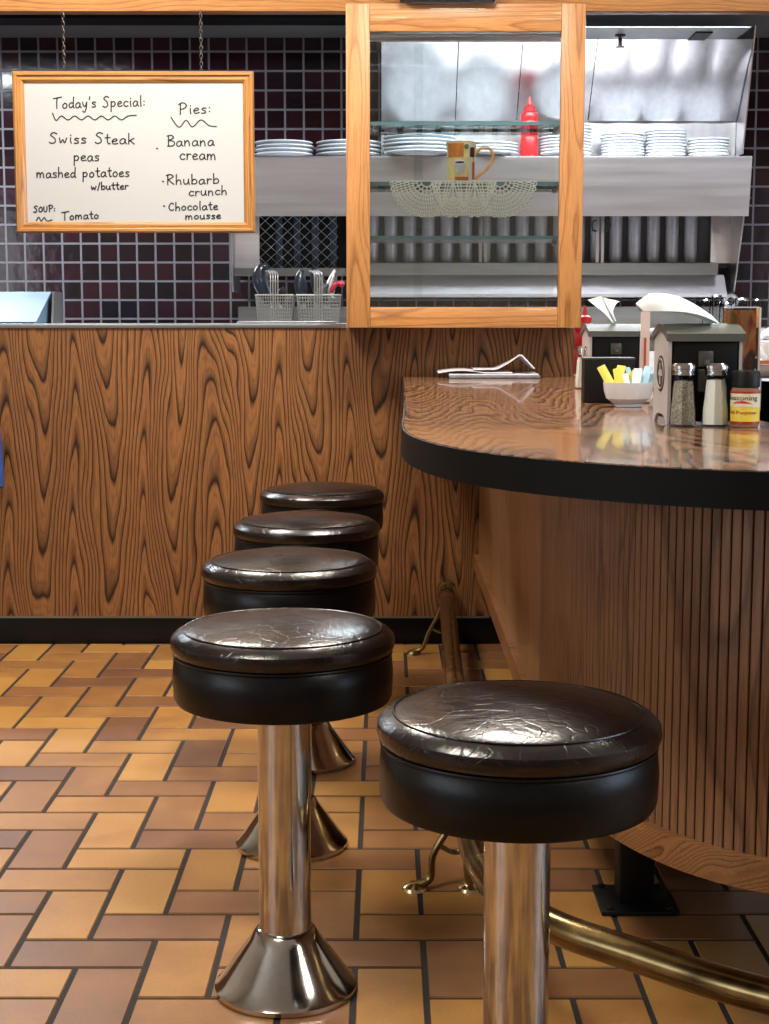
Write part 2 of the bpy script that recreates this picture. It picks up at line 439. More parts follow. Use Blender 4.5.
struct('wall_middle', box(B(), -4, XE, PY, PY+.14, .10, 1.085), M['laminate'])
struct('baseboard_middle', box(B(), -4, XE, PY+.012, PY+.13, 0, .097, .002), M['base'])
struct('trim_3', box(B(), -4, .36, PY-.004, PY+.011, .094, .1005), M['steeldark'])
struct('trim_1', box(B(), -4, -.135, PY-.006, PY+.5, 1.085, 1.1, .001), M['alu'])
# long oak header over the opening
struct('trim_2', box(B(), -4, 4, PY-.05, PY+.01, 2.108, 2.75, .003), M['oak'])
struct('ceiling_shade_strip', box(B(), -4, -.1, 6.98, 7.15, 2.415, 2.44), M['black'])  # black strip standing in for the ceiling's shade near the header

# ------------------------------------------------------------------ display cabinet in the opening
CX0, CX1, CY0, CY1, CZ0, CZ1 = -.1225, .636, 5.05, 5.40, 1.0875, 2.106
cab = thing('display_cabinet', 'golden oak framed glass display case set in the opening above the dark wood partition', 'display case', ((CX0+CX1)/2, CY0, CZ0))
SW = .076
for xa in (CX0, CX1-SW):
    finish('stile', box(B(), xa, xa+SW, CY0, CY0+.03, CZ0, CZ1-.002, .003), M['oakv'], cab)
finish('top_rail', box(B(), CX0+SW, CX1-SW, CY0+.002, CY0+.03, CZ1-.088, CZ1-.002, .003), M['oak'], cab)
finish('bottom_rail', box(B(), CX0+SW, CX1-SW, CY0+.002, CY0+.03, CZ0, CZ0+.066, .003), M['oak'], cab)
finish('base_panel', box(B(), CX0+.004, CX1-.004, CY0+.03, CY1, CZ0, CZ0+.03), M['oak'], cab)
finish('top_panel', box(B(), CX0+.004, CX1-.004, CY0+.03, PY-.052, CZ1-.05, CZ1-.02), M['oak'], cab)
for xa in (CX0+.01, CX1-.03):
    finish('rear_post', box(B(), xa, xa+.02, CY1-.02, CY1, CZ0+.03, CZ1-.004), M['alu'], cab)
finish('glass_front', box(B(), CX0+SW-.005, CX1-SW+.005, CY0+.014, CY0+.018, CZ0+.06, CZ1-.08), M['pane'], cab)
bm = box(B(), CX0+SW-.02, .13, CY1-.02, CY1-.016, CZ0+.03, CZ1-.07); finish('sliding_door', bm, M['pane'], cab)
bm = box(B(), .10, CX1-SW+.02, CY1-.010, CY1-.006, CZ0+.03, CZ1-.07); finish('sliding_door', bm, M['pane'], cab)
bm = box(box(B(), CX0+.03, CX1-.03, CY1-.03, CY1, 2.045, 2.058), CX0+.03, CX1-.03, CY0+.03, CY0+.04, 2.008, 2.016); finish('door_track', bm, M['alu'], cab)
SH = [at(460, 122, 5.1).z, at(460, 182, 5.1).z, at(460, 236, 5.1).z]
for z in SH:
    s = finish('glass_shelf', box(B(), CX0+SW-.01, CX1-SW+.01, CY0+.045, CY1-.03, z-.011, z-.0005), M['shelfglass'], cab)
    finish('shelf_edge', box(B(), CX0+SW-.01, CX1-SW+.01, CY0+.041, CY0+.045, z-.0115, z), M['glassedge'], s)
for z in SH:
    for xa in (CX0+.066, CX1-SW-.002):
        finish('shelf_bracket', box(B(), xa, xa+.012, CY0+.05, CY0+.2, z-.024, z-.0115), M['alu'], cab)
# dark box on header
a = at(400, 5, 5.02); b = at(497, 5, 5.02)
single('wall_box', box(box(B(), a.x, b.x, 5.0, 5.2, 2.112, 2.35, .004), a.x+.012, b.x-.012, 5.01, 5.19, 2.1085, 2.112), M['darkwood'],
       'dark brown wooden box fixed to the oak header above the glass case', 'box')

# ------------------------------------------------------------------ whiteboard
BY = 5.16
tl = at(14.5, 72, BY); br_ = at(255.5, 233, BY)
X0, X1, Z1, Z0 = tl.x-.005, br_.x, tl.z, br_.z
wb = thing('whiteboard', 'oak framed whiteboard with handwritten menu, hanging on chains over the partition', 'whiteboard', ((X0+X1)/2, BY, Z0))
fw = .040
def molding(p, q, vertical):
    pass
def frame_piece(L, horiz, x0, x1, z0, z1):
    bm = B()
    prof = [(0, 0), (0, .018), (.006, .022), (.014, .016), (.022, .02), (.032, .012), (fw, .006), (fw, 0)]  # (inward, out)
    # mitred piece: 4 sides given by which
    return bm
def mitre(side):
    prof = [(0, 0), (0, .016), (.005, .021), (.012, .021), (.016, .015), (.026, .016), (.034, .010), (.037, .004), (.037, 0)]
    bm = B(); rows = []
    for end in (0, 1):
        row = []
        for d, o in prof:
            if side == 'b': p = (X0+d if not end else X1-d, Z0+d)
            if side == 't': p = (X0+d if not end else X1-d, Z1-d)
            if side == 'l': p = (X0+d, Z0+d if not end else Z1-d)
            if side == 'r': p = (X1-d, Z0+d if not end else Z1-d)
            row.append(bm.verts.new((p[0], BY-o, p[1])))
        rows.append(row)
    n = len(prof)
    for i in range(n): bm.faces.new((rows[0][i], rows[0][(i+1) % n], rows[1][(i+1) % n], rows[1][i]))
    bm.faces.new(rows[0]); bm.faces.new(rows[1])
    return bm
for s in 'tblr': finish('frame_rail' if s in 'tb' else 'frame_stile', mitre(s), M['boardoak'] if s in 'tb' else M['boardoakv'], wb, sharp=25)
finish('writing_surface', box(B(), X0+.03, X1-.03, BY-.006, BY, Z0+.03, Z1-.03), M['boardwhite'], wb)
for px in (63.5, 201):
    c = at(px, 40, BY-.004); bm = B(); z = Z1+.012; k = 0
    r_ = .0035
    bmesh_eye = tube(bm, [(c.x+.006*math.cos(t), BY-.006, Z1+.002+.006*math.sin(t)) for t in [2*PI*i/12 for i in range(12)]], .0012, 6, True)
    while z < 2.109:
        pts = []
        for i in range(10):
            t = 2*PI*i/10; e = .0045*math.cos(t)
            pts.append((c.x+(e if k % 2 else 0), BY-.006+(0 if k % 2 else e), z+.008*math.sin(t)))
        tube(bm, pts, .0013, 5, True); z += .0125; k += 1
    finish('chain', bm, M['chain'], wb)
G = {  # handwriting strokes, x-height 1
 'a': (1.0, [[(.8, .85), (.45, 1), (.08, .6), (.15, .08), (.5, .05), (.78, .5), (.8, .9), (.8, .3), (1, .05)]]),
 'b': (.95, [[(.1, 2), (.12, 1), (.12, .05)], [(.12, .6), (.5, 1), (.85, .6), (.7, .1), (.12, .05)]]),
 'c': (.85, [[(.8, .85), (.4, 1), (.05, .5), (.35, .02), (.8, .15)]]),
 'd': (1.0, [[(.8, .8), (.4, .95), (.05, .5), (.3, .02), (.75, .35)], [(.85, 2.0), (.8, 1), (.82, .2), (.95, .0)]]),
 'e': (.9, [[(.08, .5), (.5, .55), (.75, .8), (.45, 1), (.08, .6), (.25, .05), (.85, .15)]]),
 'h': (.95, [[(.1, 2), (.1, 1), (.1, 0)], [(.1, .5), (.5, .95), (.75, .6), (.78, 0)]]),
 'i': (.45, [[(.2, 1), (.2, .5), (.28, 0)], [(.2, 1.45), (.24, 1.5)]]),
 'k': (.95, [[(.1, 2), (.1, 1), (.1, 0)], [(.8, 1.1), (.12, .5)], [(.3, .62), (.85, 0)]]),
 'l': (.4, [[(.2, 2), (.18, 1), (.25, 0)]]),
 'm': (1.5, [[(.08, 1), (.1, .5), (.1, 0)], [(.1, .5), (.4, 1), (.62, .7), (.65, 0)], [(.65, .5), (.95, 1), (1.2, .7), (1.25, 0)]]),
 'n': (1.0, [[(.08, 1), (.1, .5), (.1, 0)], [(.1, .5), (.45, 1), (.72, .7), (.78, 0)]]),
 'o': (.95, [[(.45, 1), (.08, .6), (.25, .05), (.7, .15), (.8, .7), (.45, 1)]]),
 'p': (1.0, [[(.1, 1), (.1, 0), (.08, -.9)], [(.1, .7), (.5, 1), (.82, .6), (.55, .1), (.12, .2)]]),
 'r': (.75, [[(.1, 1), (.12, .5), (.12, 0)], [(.12, .55), (.35, .95), (.7, .9)]]),
 's': (.8, [[(.7, .9), (.35, 1), (.15, .75), (.6, .4), (.6, .08), (.1, .05)]]),
 't': (.75, [[(.35, 1.8), (.33, .8), (.45, .05), (.7, .1)], [(.02, 1.15), (.7, 1.2)]]),
 'u': (1.0, [[(.08, 1), (.1, .3), (.35, .02), (.7, .3), (.78, 1)], [(.78, 1), (.8, .4), (.92, 0)]]),
 'w': (1.2, [[(.05, 1), (.2, .05), (.5, .7), (.75, .05), (1.05, 1)]]),
 'y': (.95, [[(.08, 1), (.25, .3), (.6, .3), (.78, 1)], [(.78, 1), (.7, -.2), (.4, -.9), (.1, -.7)]]),
 "'": (.35, [[(.2, 2), (.12, 1.5)]]), ':': (.5, [[(.2, .9), (.22, .98)], [(.2, .2), (.22, .28)]]), ' ': (.8, []),
 '/': (.6, [[(.5, 1.8), (.05, -.2)]]), '.': (.4, [[(.15, .1), (.2, .14)]]),
 'T': (1.4, [[(.02, 1.85), (.6, 1.95), (1.4, 2.1)], [(.65, 1.95), (.6, 1), (.62, .0)]]),
 'S': (1.2, [[(1.05, 1.85), (.6, 2.05), (.2, 1.6), (.75, 1.0), (.85, .3), (.4, 0), (.05, .2)]]),
 'P': (1.3, [[(.3, 2), (.28, 1), (.28, 0)], [(.05, 1.8), (.6, 2.1), (1.15, 1.6), (.85, 1.05), (.3, .9)]]),
 'B': (1.2, [[(.2, 2), (.2, 1), (.22, 0)], [(.0, 1.9), (.6, 2.05), (.95, 1.6), (.3, 1.1)], [(.3, 1.1), (1.05, .8), (.95, .1), (.1, 0)]]),
 'R': (1.2, [[(.2, 2), (.2, 1), (.2, 0)], [(.0, 1.85), (.6, 2.05), (1.0, 1.6), (.25, 1.0)], [(.3, 1.0), (.7, .5), (1.1, .05)]]),
 'C': (1.1, [[(.95, 1.5), (.55, 1.75), (.08, .9), (.4, .05), (.95, .2)]]),
 'O': (1.2, [[(.6, 1.6), (.1, 1), (.3, .1), (.9, .2), (1.0, 1.2), (.6, 1.6)]]),
 'U': (1.2, [[(.1, 1.6), (.12, .5), (.5, 0), (.9, .4), (.95, 1.6)]]),
}
def ribbon(bm, pts, w, y, th=.0008):
    w *= 1.1
    P = [Vector((p[0], 0, p[1])) for p in pts]
    L = []; R = []
    for i, p in enumerate(P):
        t = P[min(i+1, len(P)-1)]-P[max(i-1, 0)]
        if t.length < 1e-9: t = Vector((1, 0, 0))
        t.normalize(); nn = Vector((-t.z, 0, t.x))*w/2
        if i == 0: p = p-t*w*.4
        if i == len(P)-1: p = p+t*w*.4
        L.append(p+nn); R.append(p-nn)
    g = [[Vector((q.x, y, q.z)) for q in L], [Vector((q.x, y, q.z)) for q in R]]
    sheet(bm, g, th)
SC = 769/270
def board_pt(cx, cy):
    p = at(cx/SC, 50+cy/SC, BY-.0065); return (p.x, p.z)
def write(text, x0, x1, base0, base1, xh, w=.0036):
    tot = sum(G[c][0] for c in text)+.18*len(text)
    s = (x1-x0)/tot; cur = 0; bm = B()
    for c in text:
        wd, strokes = G[c]
        jit = random.uniform(-.12, .12)*xh*.5
        for st in strokes:
            P = catmull([(px_, py_, 0) for px_, py_ in st], 5)
            pts = []
            for q in P:
                X = x0+(cur+q.x)*s; Yb = base0+(base1-base0)*((X-x0)/(x1-x0))
                pts.append(board_pt(X, Yb-q.y*xh+jit))
            ribbon(bm, pts, w, BY-.0066)
        cur += wd+.18
    finish('handwriting', bm, M['ink'], wb)
write("Today's Special:", 152, 418, 166, 160, 15)
write("Pies:", 508, 606, 184, 178, 15.5)
write("Swiss Steak", 140, 388, 265, 268, 15)
write("peas", 210, 286, 316, 316, 15)
write("mashed potatoes", 104, 372, 364, 360, 14)
write("w/butter", 260, 368, 398, 396, 10.5)
write("SOUP:", 96, 160, 462, 460, 9)
write("Tomato", 176, 284, 484, 480, 11.5)
write("Banana", 476, 614, 274, 272, 15)
write("cream", 512, 620, 312, 312, 16)
write("Rhubarb", 474, 628, 384, 380, 14)
write("crunch", 538, 650, 416, 412, 13)
write("Chocolate", 480, 624, 458, 454, 12)
write("mousse", 528, 632, 482, 480, 10.5)
def squig(P, k=5):
    bm = B(); ribbon(bm, [board_pt(p.x, p.y) for p in catmull([(a, b, 0) for a, b in P], k)], .0034, BY-.0066); finish('underline', bm, M['ink'], wb)
squig([(150, 180), (156, 196), (162, 200)]+[(175+i*19, 188 if i % 2 == 0 else 199) for i in range(11)]+[(388, 186)])
squig([(487, 192), (510, 220), (530, 200), (548, 219), (572, 199), (595, 215), (616, 218)])
squig([(104, 486), (110, 476), (118, 487), (126, 477), (134, 487), (148, 484)])
for q in ((446, 280), (463, 374), (466, 444)):
    bm = B(); ribbon(bm, [board_pt(q[0], q[1]), board_pt(q[0]+3, q[1]+1)], .004, BY-.0066); finish('bullet_dot', bm, M['ink'], wb)

# ------------------------------------------------------------------ kitchen hood unit
HX0, HX1 = -.70, 1.617
def zz(py, Y): return at(384.5, py, Y).z
zs = zz(156, 6.96)       # shelf top
hood = thing('range_hood', 'large stainless steel hood unit with plate shelf and filters along the back wall', 'range hood', ((HX0+HX1)/2, 7.3, zz(292, 7.25)))
bxl = at(381, 90, 7.15).x
ztop = zz(40, 6.92); zmid = zz(121, 7.2)
# upper curved back panels
px_edges = [381, 456, 518, 590, 632, 675, 718, 745]
xs = [at(p, 80, 7.15).x for p in px_edges]; xs[0] = bxl; xs[-1] = HX1-.02
for i in range(4):
    bm = B(); grid = []
    for s in range(9):
        t = s/8; row = []
        qn = 7 if i < 3 else 29
        for q in range(qn):
            r = q/(qn-1); xe = xs[i+1] if i < 3 else xs[-1]; x = xs[i]+.002+(xe-xs[i]-.004)*r
            bulge = .003*math.sin(PI*r) if i < 3 else .010*abs(math.sin(PI*r*4))**.8*(1-.4*t)
            bot = .02*math.exp(-((1-t)*6)**2)
            row.append(Vector((x, 7.2-.28*t-bulge-bot, zmid+(ztop-zmid)*t)))
        grid.append(row)
    sheet(bm, grid, .003); finish('back_panel', bm, M['steel'], hood)
finish('backsplash', box(B(), bxl, HX1-.02, 7.21, 7.225, zs, zmid+.005), M['steel'], hood)
# plate shelf with tapering apron
za = zz(216, 6.99)
finish('plate_shelf', yz([(6.96, zs), (7.5, zs), (7.5, zs-.012), (6.975, zs-.012), (7.0, za+.004), (6.996, za), (6.955, zs-.006)], HX0, HX1), M['steelh'], hood)
# end cheeks
def cheek(x, top=True):
    lo = [(6.965, zs-.004), (7.24, zz(292, 7.24)), (7.58, zz(292, 7.24)), (7.58, zs-.004)]
    bm = yz(lo, x-.003, x+.003)
    return bm
for x in (HX0, HX1): finish('end_cheek', cheek(x), M['steel'], hood)
finish('upper_cheek', yz([(7.08, zz(154, 7.08)), (6.90, zz(25, 6.9)), (7.3, zz(25, 6.9)), (7.3, zz(154, 7.08))], HX1-.018, HX1-.012), M['steel'], hood)
finish('canopy_plate', box(B(), bxl-.02, HX1-.10, 6.62, 7.24, ztop, ztop+.0015), M['steeldark'], hood)
c = at(702, 33, 6.85); finish('lamp_slot', box(B(), c.x-.05, c.x+.02, 6.72, 6.92, ztop-.006, ztop-.0005), M['black'], hood)
finish('bolt', lathe(B(), [(0, 0), (.011, .0), (.013, .006), (.008, .012), (0, .013)], 12, (HX1+.006, 7.03, zz(199, 7.03))), M['cap'], hood)
# filters : rounded columns
zf1, zf0 = zz(210, 7.34), zz(263, 7.32)
xf0 = at(347, 240, 7.32).x; xf1 = at(708, 240, 7.32).x; pitch = 18.6*7.3/F
x = at(372, 240, 7.32).x
while x < xf1-.03:
    bm = B(); w = .031
    prof = [(x+w*math.sin(t), 7.35-.03*math.cos(t)) for t in [(-PI/2)+PI*i/10 for i in range(11)]]
    vs = []
    for z, k in ((zf0+.006, .75), (zf0+.014, .94), (zf0+.03, 1), (zf1, 1)):
        vs.append([bm.verts.new((x+(px_-x)*k, 7.35+(py_-7.35)*k, z)) for px_, py_ in prof])
    for a, b in zip(vs, vs[1:]):
        for i in range(10): bm.faces.new((a[i], a[i+1], b[i+1], b[i]))
    bm.faces.new(vs[0])
    for vv in (vs,):
        for a, b in zip(vv, vv[1:]): bm.faces.new((a[0], b[0], b[10], a[10]))
    finish('filter_baffle', bm, M['baffle'], hood); x += pitch
finish('filter_backing', box(B(), xf0, HX1-.01, 7.37, 7.38, zf0-.02, zf1+.1), plainonce('grey_filter_shade', srgb(84, 84, 82)), hood)
for px in (483, 600):
    c = at(px, 240, 7.3); bm = box(box(B(), c.x-.018, c.x-.004, 7.305, 7.315, zf0, zf1), c.x+.006, c.x+.02, 7.305, 7.315, zf0, zf1)
    finish('filter_divider', bm, M['steel'], hood)
    if px == 600:
        for s in (-1, 1):
            finish('filter_handle', tube(B(), [(c.x+s*.02, 7.30, c.z+.09), (c.x+s*.035, 7.285, c.z+.085), (c.x+s*.04, 7.28, c.z+.065), (c.x+s*.035, 7.285, c.z+.045), (c.x+s*.02, 7.30, c.z+.04)], .004, 6), M['chain'], hood)
finish('filter_ledge', yz([(7.26, zz(263, 7.26)), (7.32, zz(262, 7.32)), (7.34, zz(262, 7.32)), (7.34, zz(275, 7.3)), (7.27, zz(275, 7.27))], xf0, at(718, 262, 7.27).x), M['steeldark'], hood)
finish('grease_trough', yz([(7.33, zz(275, 7.33)), (7.25, zz(294, 7.25)), (7.25, zz(297, 7.25)), (7.45, zz(297, 7.25)), (7.45, zz(275, 7.33))], xf0, HX1-.03), M['steelh'], hood)
finish('side_filler', box(B(), at(711, 240, 7.33).x, HX1-.003, 7.33, 7.36, zf0, zf1+.05), M['steelh'], hood)
# dark guard of expanded metal on the left bay
xg0, xg1 = HX0+.12, xf0
finish('left_cheek_plate', box(B(), HX0+.004, xg0, 7.28, 7.30, zz(268, 7.28), za+.02), M['steelh'], hood)
finish('bay_backing', box(B(), xg0, xg1, 7.42, 7.43, zz(275, 7.4), zf1+.1), M['black'], hood)
finish('bay_rail', box(B(), HX0+.004, xg1, 7.29, 7.34, zz(276, 7.3), zz(268, 7.3)), M['steeldark'], hood)
for i in range(5):
    x = xg0+.07+i*.085
    finish('bay_fin', box(B(), x, x+.03, 7.37, 7.40, zz(268, 7.38), zf1+.02, .008), plain('slate', srgb(52, 60, 78), .4) if i == 0 else bpy.data.materials['slate'], hood)
bm = B(); dx, dz = .052, .024
z = zz(268, 7.31)
rows = 10
for r in range(rows):
    for c in range(int((xg1-xg0)/dx)):
        xa = xg0+c*dx; z0_ = z+r*dz
        mid = (xa+dx/2, 7.31, z0_+(dz/2 if r % 2 == 0 else dz/2))
        if r % 2 == 0: tube(bm, [(xa, 7.31, z0_), (xa+dx/2, 7.31, z0_+dz), (xa+dx, 7.31, z0_)], .0013, 4)
        else: tube(bm, [(xa, 7.31, z0_+dz), (xa+dx/2, 7.31, z0_), (xa+dx, 7.31, z0_+dz)], .0013, 4)
finish('mesh_guard', bm, M['wire'], hood)

# kitchen ceiling fittings
c = at(612, 30, 7.05); c.z = 2.41
t_ = thing('sprinkler', 'small dark sprinkler head on the kitchen ceiling above the hood', 'sprinkler', (c.x, 6.8, ztop))
finish('escutcheon', lathe(B(), [(.0, -.0005), (.022, -.0005), (.022, -.006), (0, -.012)], 16, (c.x, 6.8, ztop)), M['chain'], t_)
finish('nozzle', lathe(B(), [(.008, -.012), (.008, -.045), (.018, -.048), (.018, -.052), (0, -.052)], 12, (c.x, 6.8, ztop)), M['chain'], t_)

# ------------------------------------------------------------------ plates
def plate_mesh(r, h=.02):
    bm = B()
    prof = [(0, .003), (r*.52, .003), (r*.56, 0), (r*.6, .0), (r*.64, .004), (r*.8, h*.42), (r*.97, h*.70), (r, h*.80), (r, h), (r*.985, h+.001), (r*.8, h*.6), (r*.6, .008), (0, .008)]
    lathe(bm, prof, 40, cap=False); return bm
pr = {}
ORD = ['first', 'second', 'third', 'fourth', 'fifth', 'sixth', 'seventh', 'eighth', 'ninth', 'tenth']
def plates(pl, pr_, pbot, n, hh, lab, grp, Y=7.1, step=None):
    ca = at((pl+pr_)/2, pbot, Y); R = (pr_-pl)/2*Y/F*.97
    for k in range(n):
        key = round(R, 3)
        if key not in pr:
            o = single('plate', plate_mesh(R), M['white'], '', 'plate'); pr[key] = o; first = True
        else: o = dup(pr[key])
        z = zs+.001+k*hh
        o.location = (ca.x+random.uniform(-.004, .004), Y+random.uniform(-.003, .003), z)
        o.rotation_euler = (0, 0, random.random()*6)
        o['label'] = 'white plate, %s in %s' % ('lowest' if k == 0 else 'topmost' if k == n-1 else ORD[k]+' from bottom', lab)
        o['group'] = grp
plates(255, 314, 156, 4, .017, 'the leftmost stack beside the whiteboard', 'plates in the leftmost stack')
plates(316, 382, 156, 4, .017, 'the stack behind the left oak upright', 'plates in the stack behind the oak upright')
plates(383, 456, 156, 6, .0165, 'the wide stack left of the mug', 'plates in the stack left of the mug', Y=7.03)
plates(457, 519, 156, 4, .013, 'the low stack behind the mug', 'plates in the stack behind the mug', Y=7.05)
plates(538, 591, 156, 10, .0135, 'the tall stack right of red bottle', 'plates in the stack right of the red bottle', Y=7.06)
plates(600, 644, 156, 8, .0125, 'the leftmost stack right of the case', 'plates in the first stack right of the case')
plates(644.6, 685.6, 156, 9, .0130, 'the tallest stack right of the case', 'plates in the tallest stack at the right end', Y=7.1)
plates(687, 729, 156, 6, .0130, 'the rightmost low stack', 'plates in the rightmost stack')
def squeeze(name, loc, R, H, label):
    t = thing(name, label, 'bottle', loc)
    finish('bottle_body', lathe(B(), [(0, 0), (R*.94, 0), (R, .006), (R, H*.30), (R*.95, H*.32), (R*.95, H*.35), (R, H*.37), (R, H*.56), (R*.95, H*.58), (R*.95, H*.61), (R, H*.63), (R, H*.68), (R*.93, H*.72), (R*.62, H*.75), (0, H*.75)], 28, loc), M['red'], t)
    finish('nozzle_cap', lathe(B(), [(R*.66, H*.752), (R*.66, H*.83), (R*.5, H*.85), (R*.28, H*.865), (R*.12, H*.995), (0, H)], 20, loc, cap=True), M['red'], t)
    return t
c = at(528.5, 156, 7.05); squeeze('ketchup_bottle', (c.x, 7.02, zs+.001), .039, .262, 'red plastic squeeze bottle standing on the steel plate shelf')

# ------------------------------------------------------------------ mug and doily
zsh = SH[1]
c = at(461, 180, 5.17); mr = 14.2*5.17/F; mh = at(0, 144, 5.17).z-zsh
mz = zsh+.0035
mug = thing('mug', 'orange and cream decorated mug with tan handle on the middle glass shelf', 'mug', (c.x, 5.17, mz))
ml = (c.x, 5.17, mz)
finish('mug_body', lathe(B(), [(0, 0), (mr*.9, 0), (mr*.94, .004), (mr*.97, mh*.7), (mr*1.03, mh), (mr*.98, mh), (mr*.9, mh*.7), (mr*.86, .01), (0, .01)], 40, ml, cap=False), M['mugcream'], mug)
finish('mug_rim', tube(B(), [(ml[0]+mr*1.01*math.cos(t), ml[1]+mr*1.01*math.sin(t), mz+mh) for t in [2*PI*i/40 for i in range(40)]], .0016, 6, True), M['mughandle'], mug)
hp = catmull([(mr*.95, mh*.72, 0), (mr*1.35, mh*.86, 0), (mr*2.0, mh*.84, 0), (mr*2.2, mh*.62, 0), (mr*1.8, mh*.36, 0), (mr*1.3, mh*.2, 0), (mr*.93, mh*.06, 0)], 6)
finish('mug_handle', tube(B(), [(ml[0]+p.x, ml[1], mz+p.y) for p in hp], .0055, 10), M['mughandle'], mug)
def mugpatch(name, u0, u1, v0, v1, mat, off=.0008, shape=None):
    # u in -1..1 across the visible face, v 0..1 height
    bm = B(); grid = []
    for i in range(7):
        v = v0+(v1-v0)*i/6; row = []
        for j in range(9):
            if shape == 'round':
                k = math.sqrt(max(0, 1-((i-3)/3)**2)); u = (u0+u1)/2+(u1-u0)/2*k*((j-4)/4)
                k = k
            elif shape == 'cup':
                k = .55+.45*(i/6)**.5; u = (u0+u1)/2+(u1-u0)/2*k*((j-4)/4)
            else: u = u0+(u1-u0)*j/8
            a = math.asin(max(-.98, min(.98, u))); rr = mr*(.945+.03*v/.7 if v < .7 else .975+.05*(v-.7)/.3)+off+.001
            row.append(Vector((ml[0]+rr*math.sin(a), ml[1]-rr*math.cos(a), mz+mh*v)))
        grid.append(row)
    sheet(bm, grid, .0006); finish(name, bm, mat, mug)
mugpatch('painted_square', -.88, .12, .62, .96, M['mugorange'])
mugpatch('painted_band', -.45, .45, .02, .12, M['mugrust'])
mugpatch('painted_panel', .5, .72, .04, .98, M['muglilac'])
mugpatch('painted_square', .55, .85, .62, .86, M['mugdark'], .0016)
mugpatch('painted_square', .72, .9, .06, .5, M['mugrust'])
mugpatch('painted_leaf', .15, .45, .8, .94, M['muggreen'], .0016, 'round')
mugpatch('painted_cup', -.5, .3, .2, .46, M['boardwhite'], .0014, 'cup')
mugpatch('painted_cup', -.55, .28, .42, .54, M['white'], .0018, 'round')
mugpatch('painted_coffee', -.46, .2, .45, .51, M['mugdark'], .0026, 'round')
# doily
DY = CY0+.036
def dp(cx, cy):   # crop coordinates of the lace -> plane hanging over the shelf edge
    p = at(380+cx/3.845, 120+cy/3.845, DY); return Vector((p.x, DY, p.z))
ztopd = zsh+.0014
def lace(map_):
    bm = B(); r = .0021
    def poly(P, rr=r): tube(bm, [map_(*p) for p in P], rr, 4)
    def arc(cx, cy, R, a0, a1, n=24, rr=r): poly([(cx+R*math.cos(math.radians(a0+(a1-a0)*i/n)), cy+R*math.sin(math.radians(a0+(a1-a0)*i/n))) for i in range(n+1)], rr)
    TOP = 233
    poly([(50, TOP), (593, TOP)], .002)
    for cx, a0, a1 in ((180, 68, 180), (462, 0, 112)):
        R = [22, 38, 54, 70, 86, 102, 118, 130]
        for q in R: arc(cx, TOP, q, a0 if q > 60 else 0, a1 if q > 60 else 180, 26)
        for i in range(len(R)-1):
            n = int(6+i*3.5); st = (a0, a1) if R[i+1] > 60 else (0, 180)
            for k in range(n+1):
                a = math.radians(st[0]+(st[1]-st[0])*(k+.5*(i % 2))/n)
                if a > math.radians(st[1]): continue
                poly([(cx+R[i]*math.cos(a), TOP+R[i]*math.sin(a)), (cx+R[i+1]*math.cos(a), TOP+R[i+1]*math.sin(a))])
        # scallops
        n = 13
        for k in range(n):
            a = math.radians(a0+(a1-a0)*(k+.5)/n); ccx, ccy = cx+131*math.cos(a), TOP+131*math.sin(a); rr = 10
            P = [(ccx+rr*math.cos(a-PI/2+PI*j/6), ccy+rr*.8*math.sin(a-PI/2+PI*j/6)) for j in range(7)]
            poly(P, .0023)
    # hanging fans in the middle
    for cx in (281, 365):
        cy = 292
        for q in (16, 30, 44, 58, 70): arc(cx, cy, q, 32, 148, 12)
        for i, (q0, q1) in enumerate(((0, 16), (16, 30), (30, 44), (44, 58), (58, 70))):
            n = 4+2*i
            for k in range(n+1):
                a = math.radians(35+110*k/n); poly([(cx+q0*math.cos(a), cy+q0*math.sin(a)), (cx+q1*math.cos(a), cy+q1*math.sin(a))])
        for k in range(6):
            a = math.radians(32+116*(k+.5)/6); ccx, ccy = cx+71*math.cos(a), cy+71*math.sin(a)
            poly([(ccx+9*math.cos(a-PI/2+PI*j/6), ccy+8*math.sin(a-PI/2+PI*j/6)) for j in range(7)], .0023)
        poly([(cx-2, cy), (cx, TOP)]); poly([(cx+2, cy), (cx, TOP)])
    # pineapples
    for cx in (239, 323, 406):
        for k in range(8):
            y = TOP+6+k*12; hw = 40*(1-k/9.0)
            m = max(3, int(hw/5))
            P = [(cx-hw+2*hw*j/(m*2), y+(3 if j % 2 else 0)) for j in range(m*2+1)]; poly(P)
        for s in (-1, 1):
            poly([(cx+s*42, TOP), (cx+s*33, TOP+30), (cx+s*18, TOP+72), (cx, TOP+104)], .0023)
            for f in (.66, .33):
                poly([(cx+s*40*f, TOP), (cx+s*32*f, TOP+30), (cx+s*16*f, TOP+68), (cx, TOP+100)])
    return bm
doily = thing('doily', 'white crocheted lace doily draped over the middle glass shelf under the mug', 'doily', (c.x, DY, zsh))
finish('hanging_lace', lace(lambda a, b: Vector((dp(a, 233).x, DY-.0005, ztopd+(dp(321, b).z-dp(321, 233).z)))), M['doily'], doily)
finish('shelf_lace', lace(lambda a, b: Vector((dp(a, 233).x, DY+(b-233)/140*.16, ztopd))), M['doily'], doily)

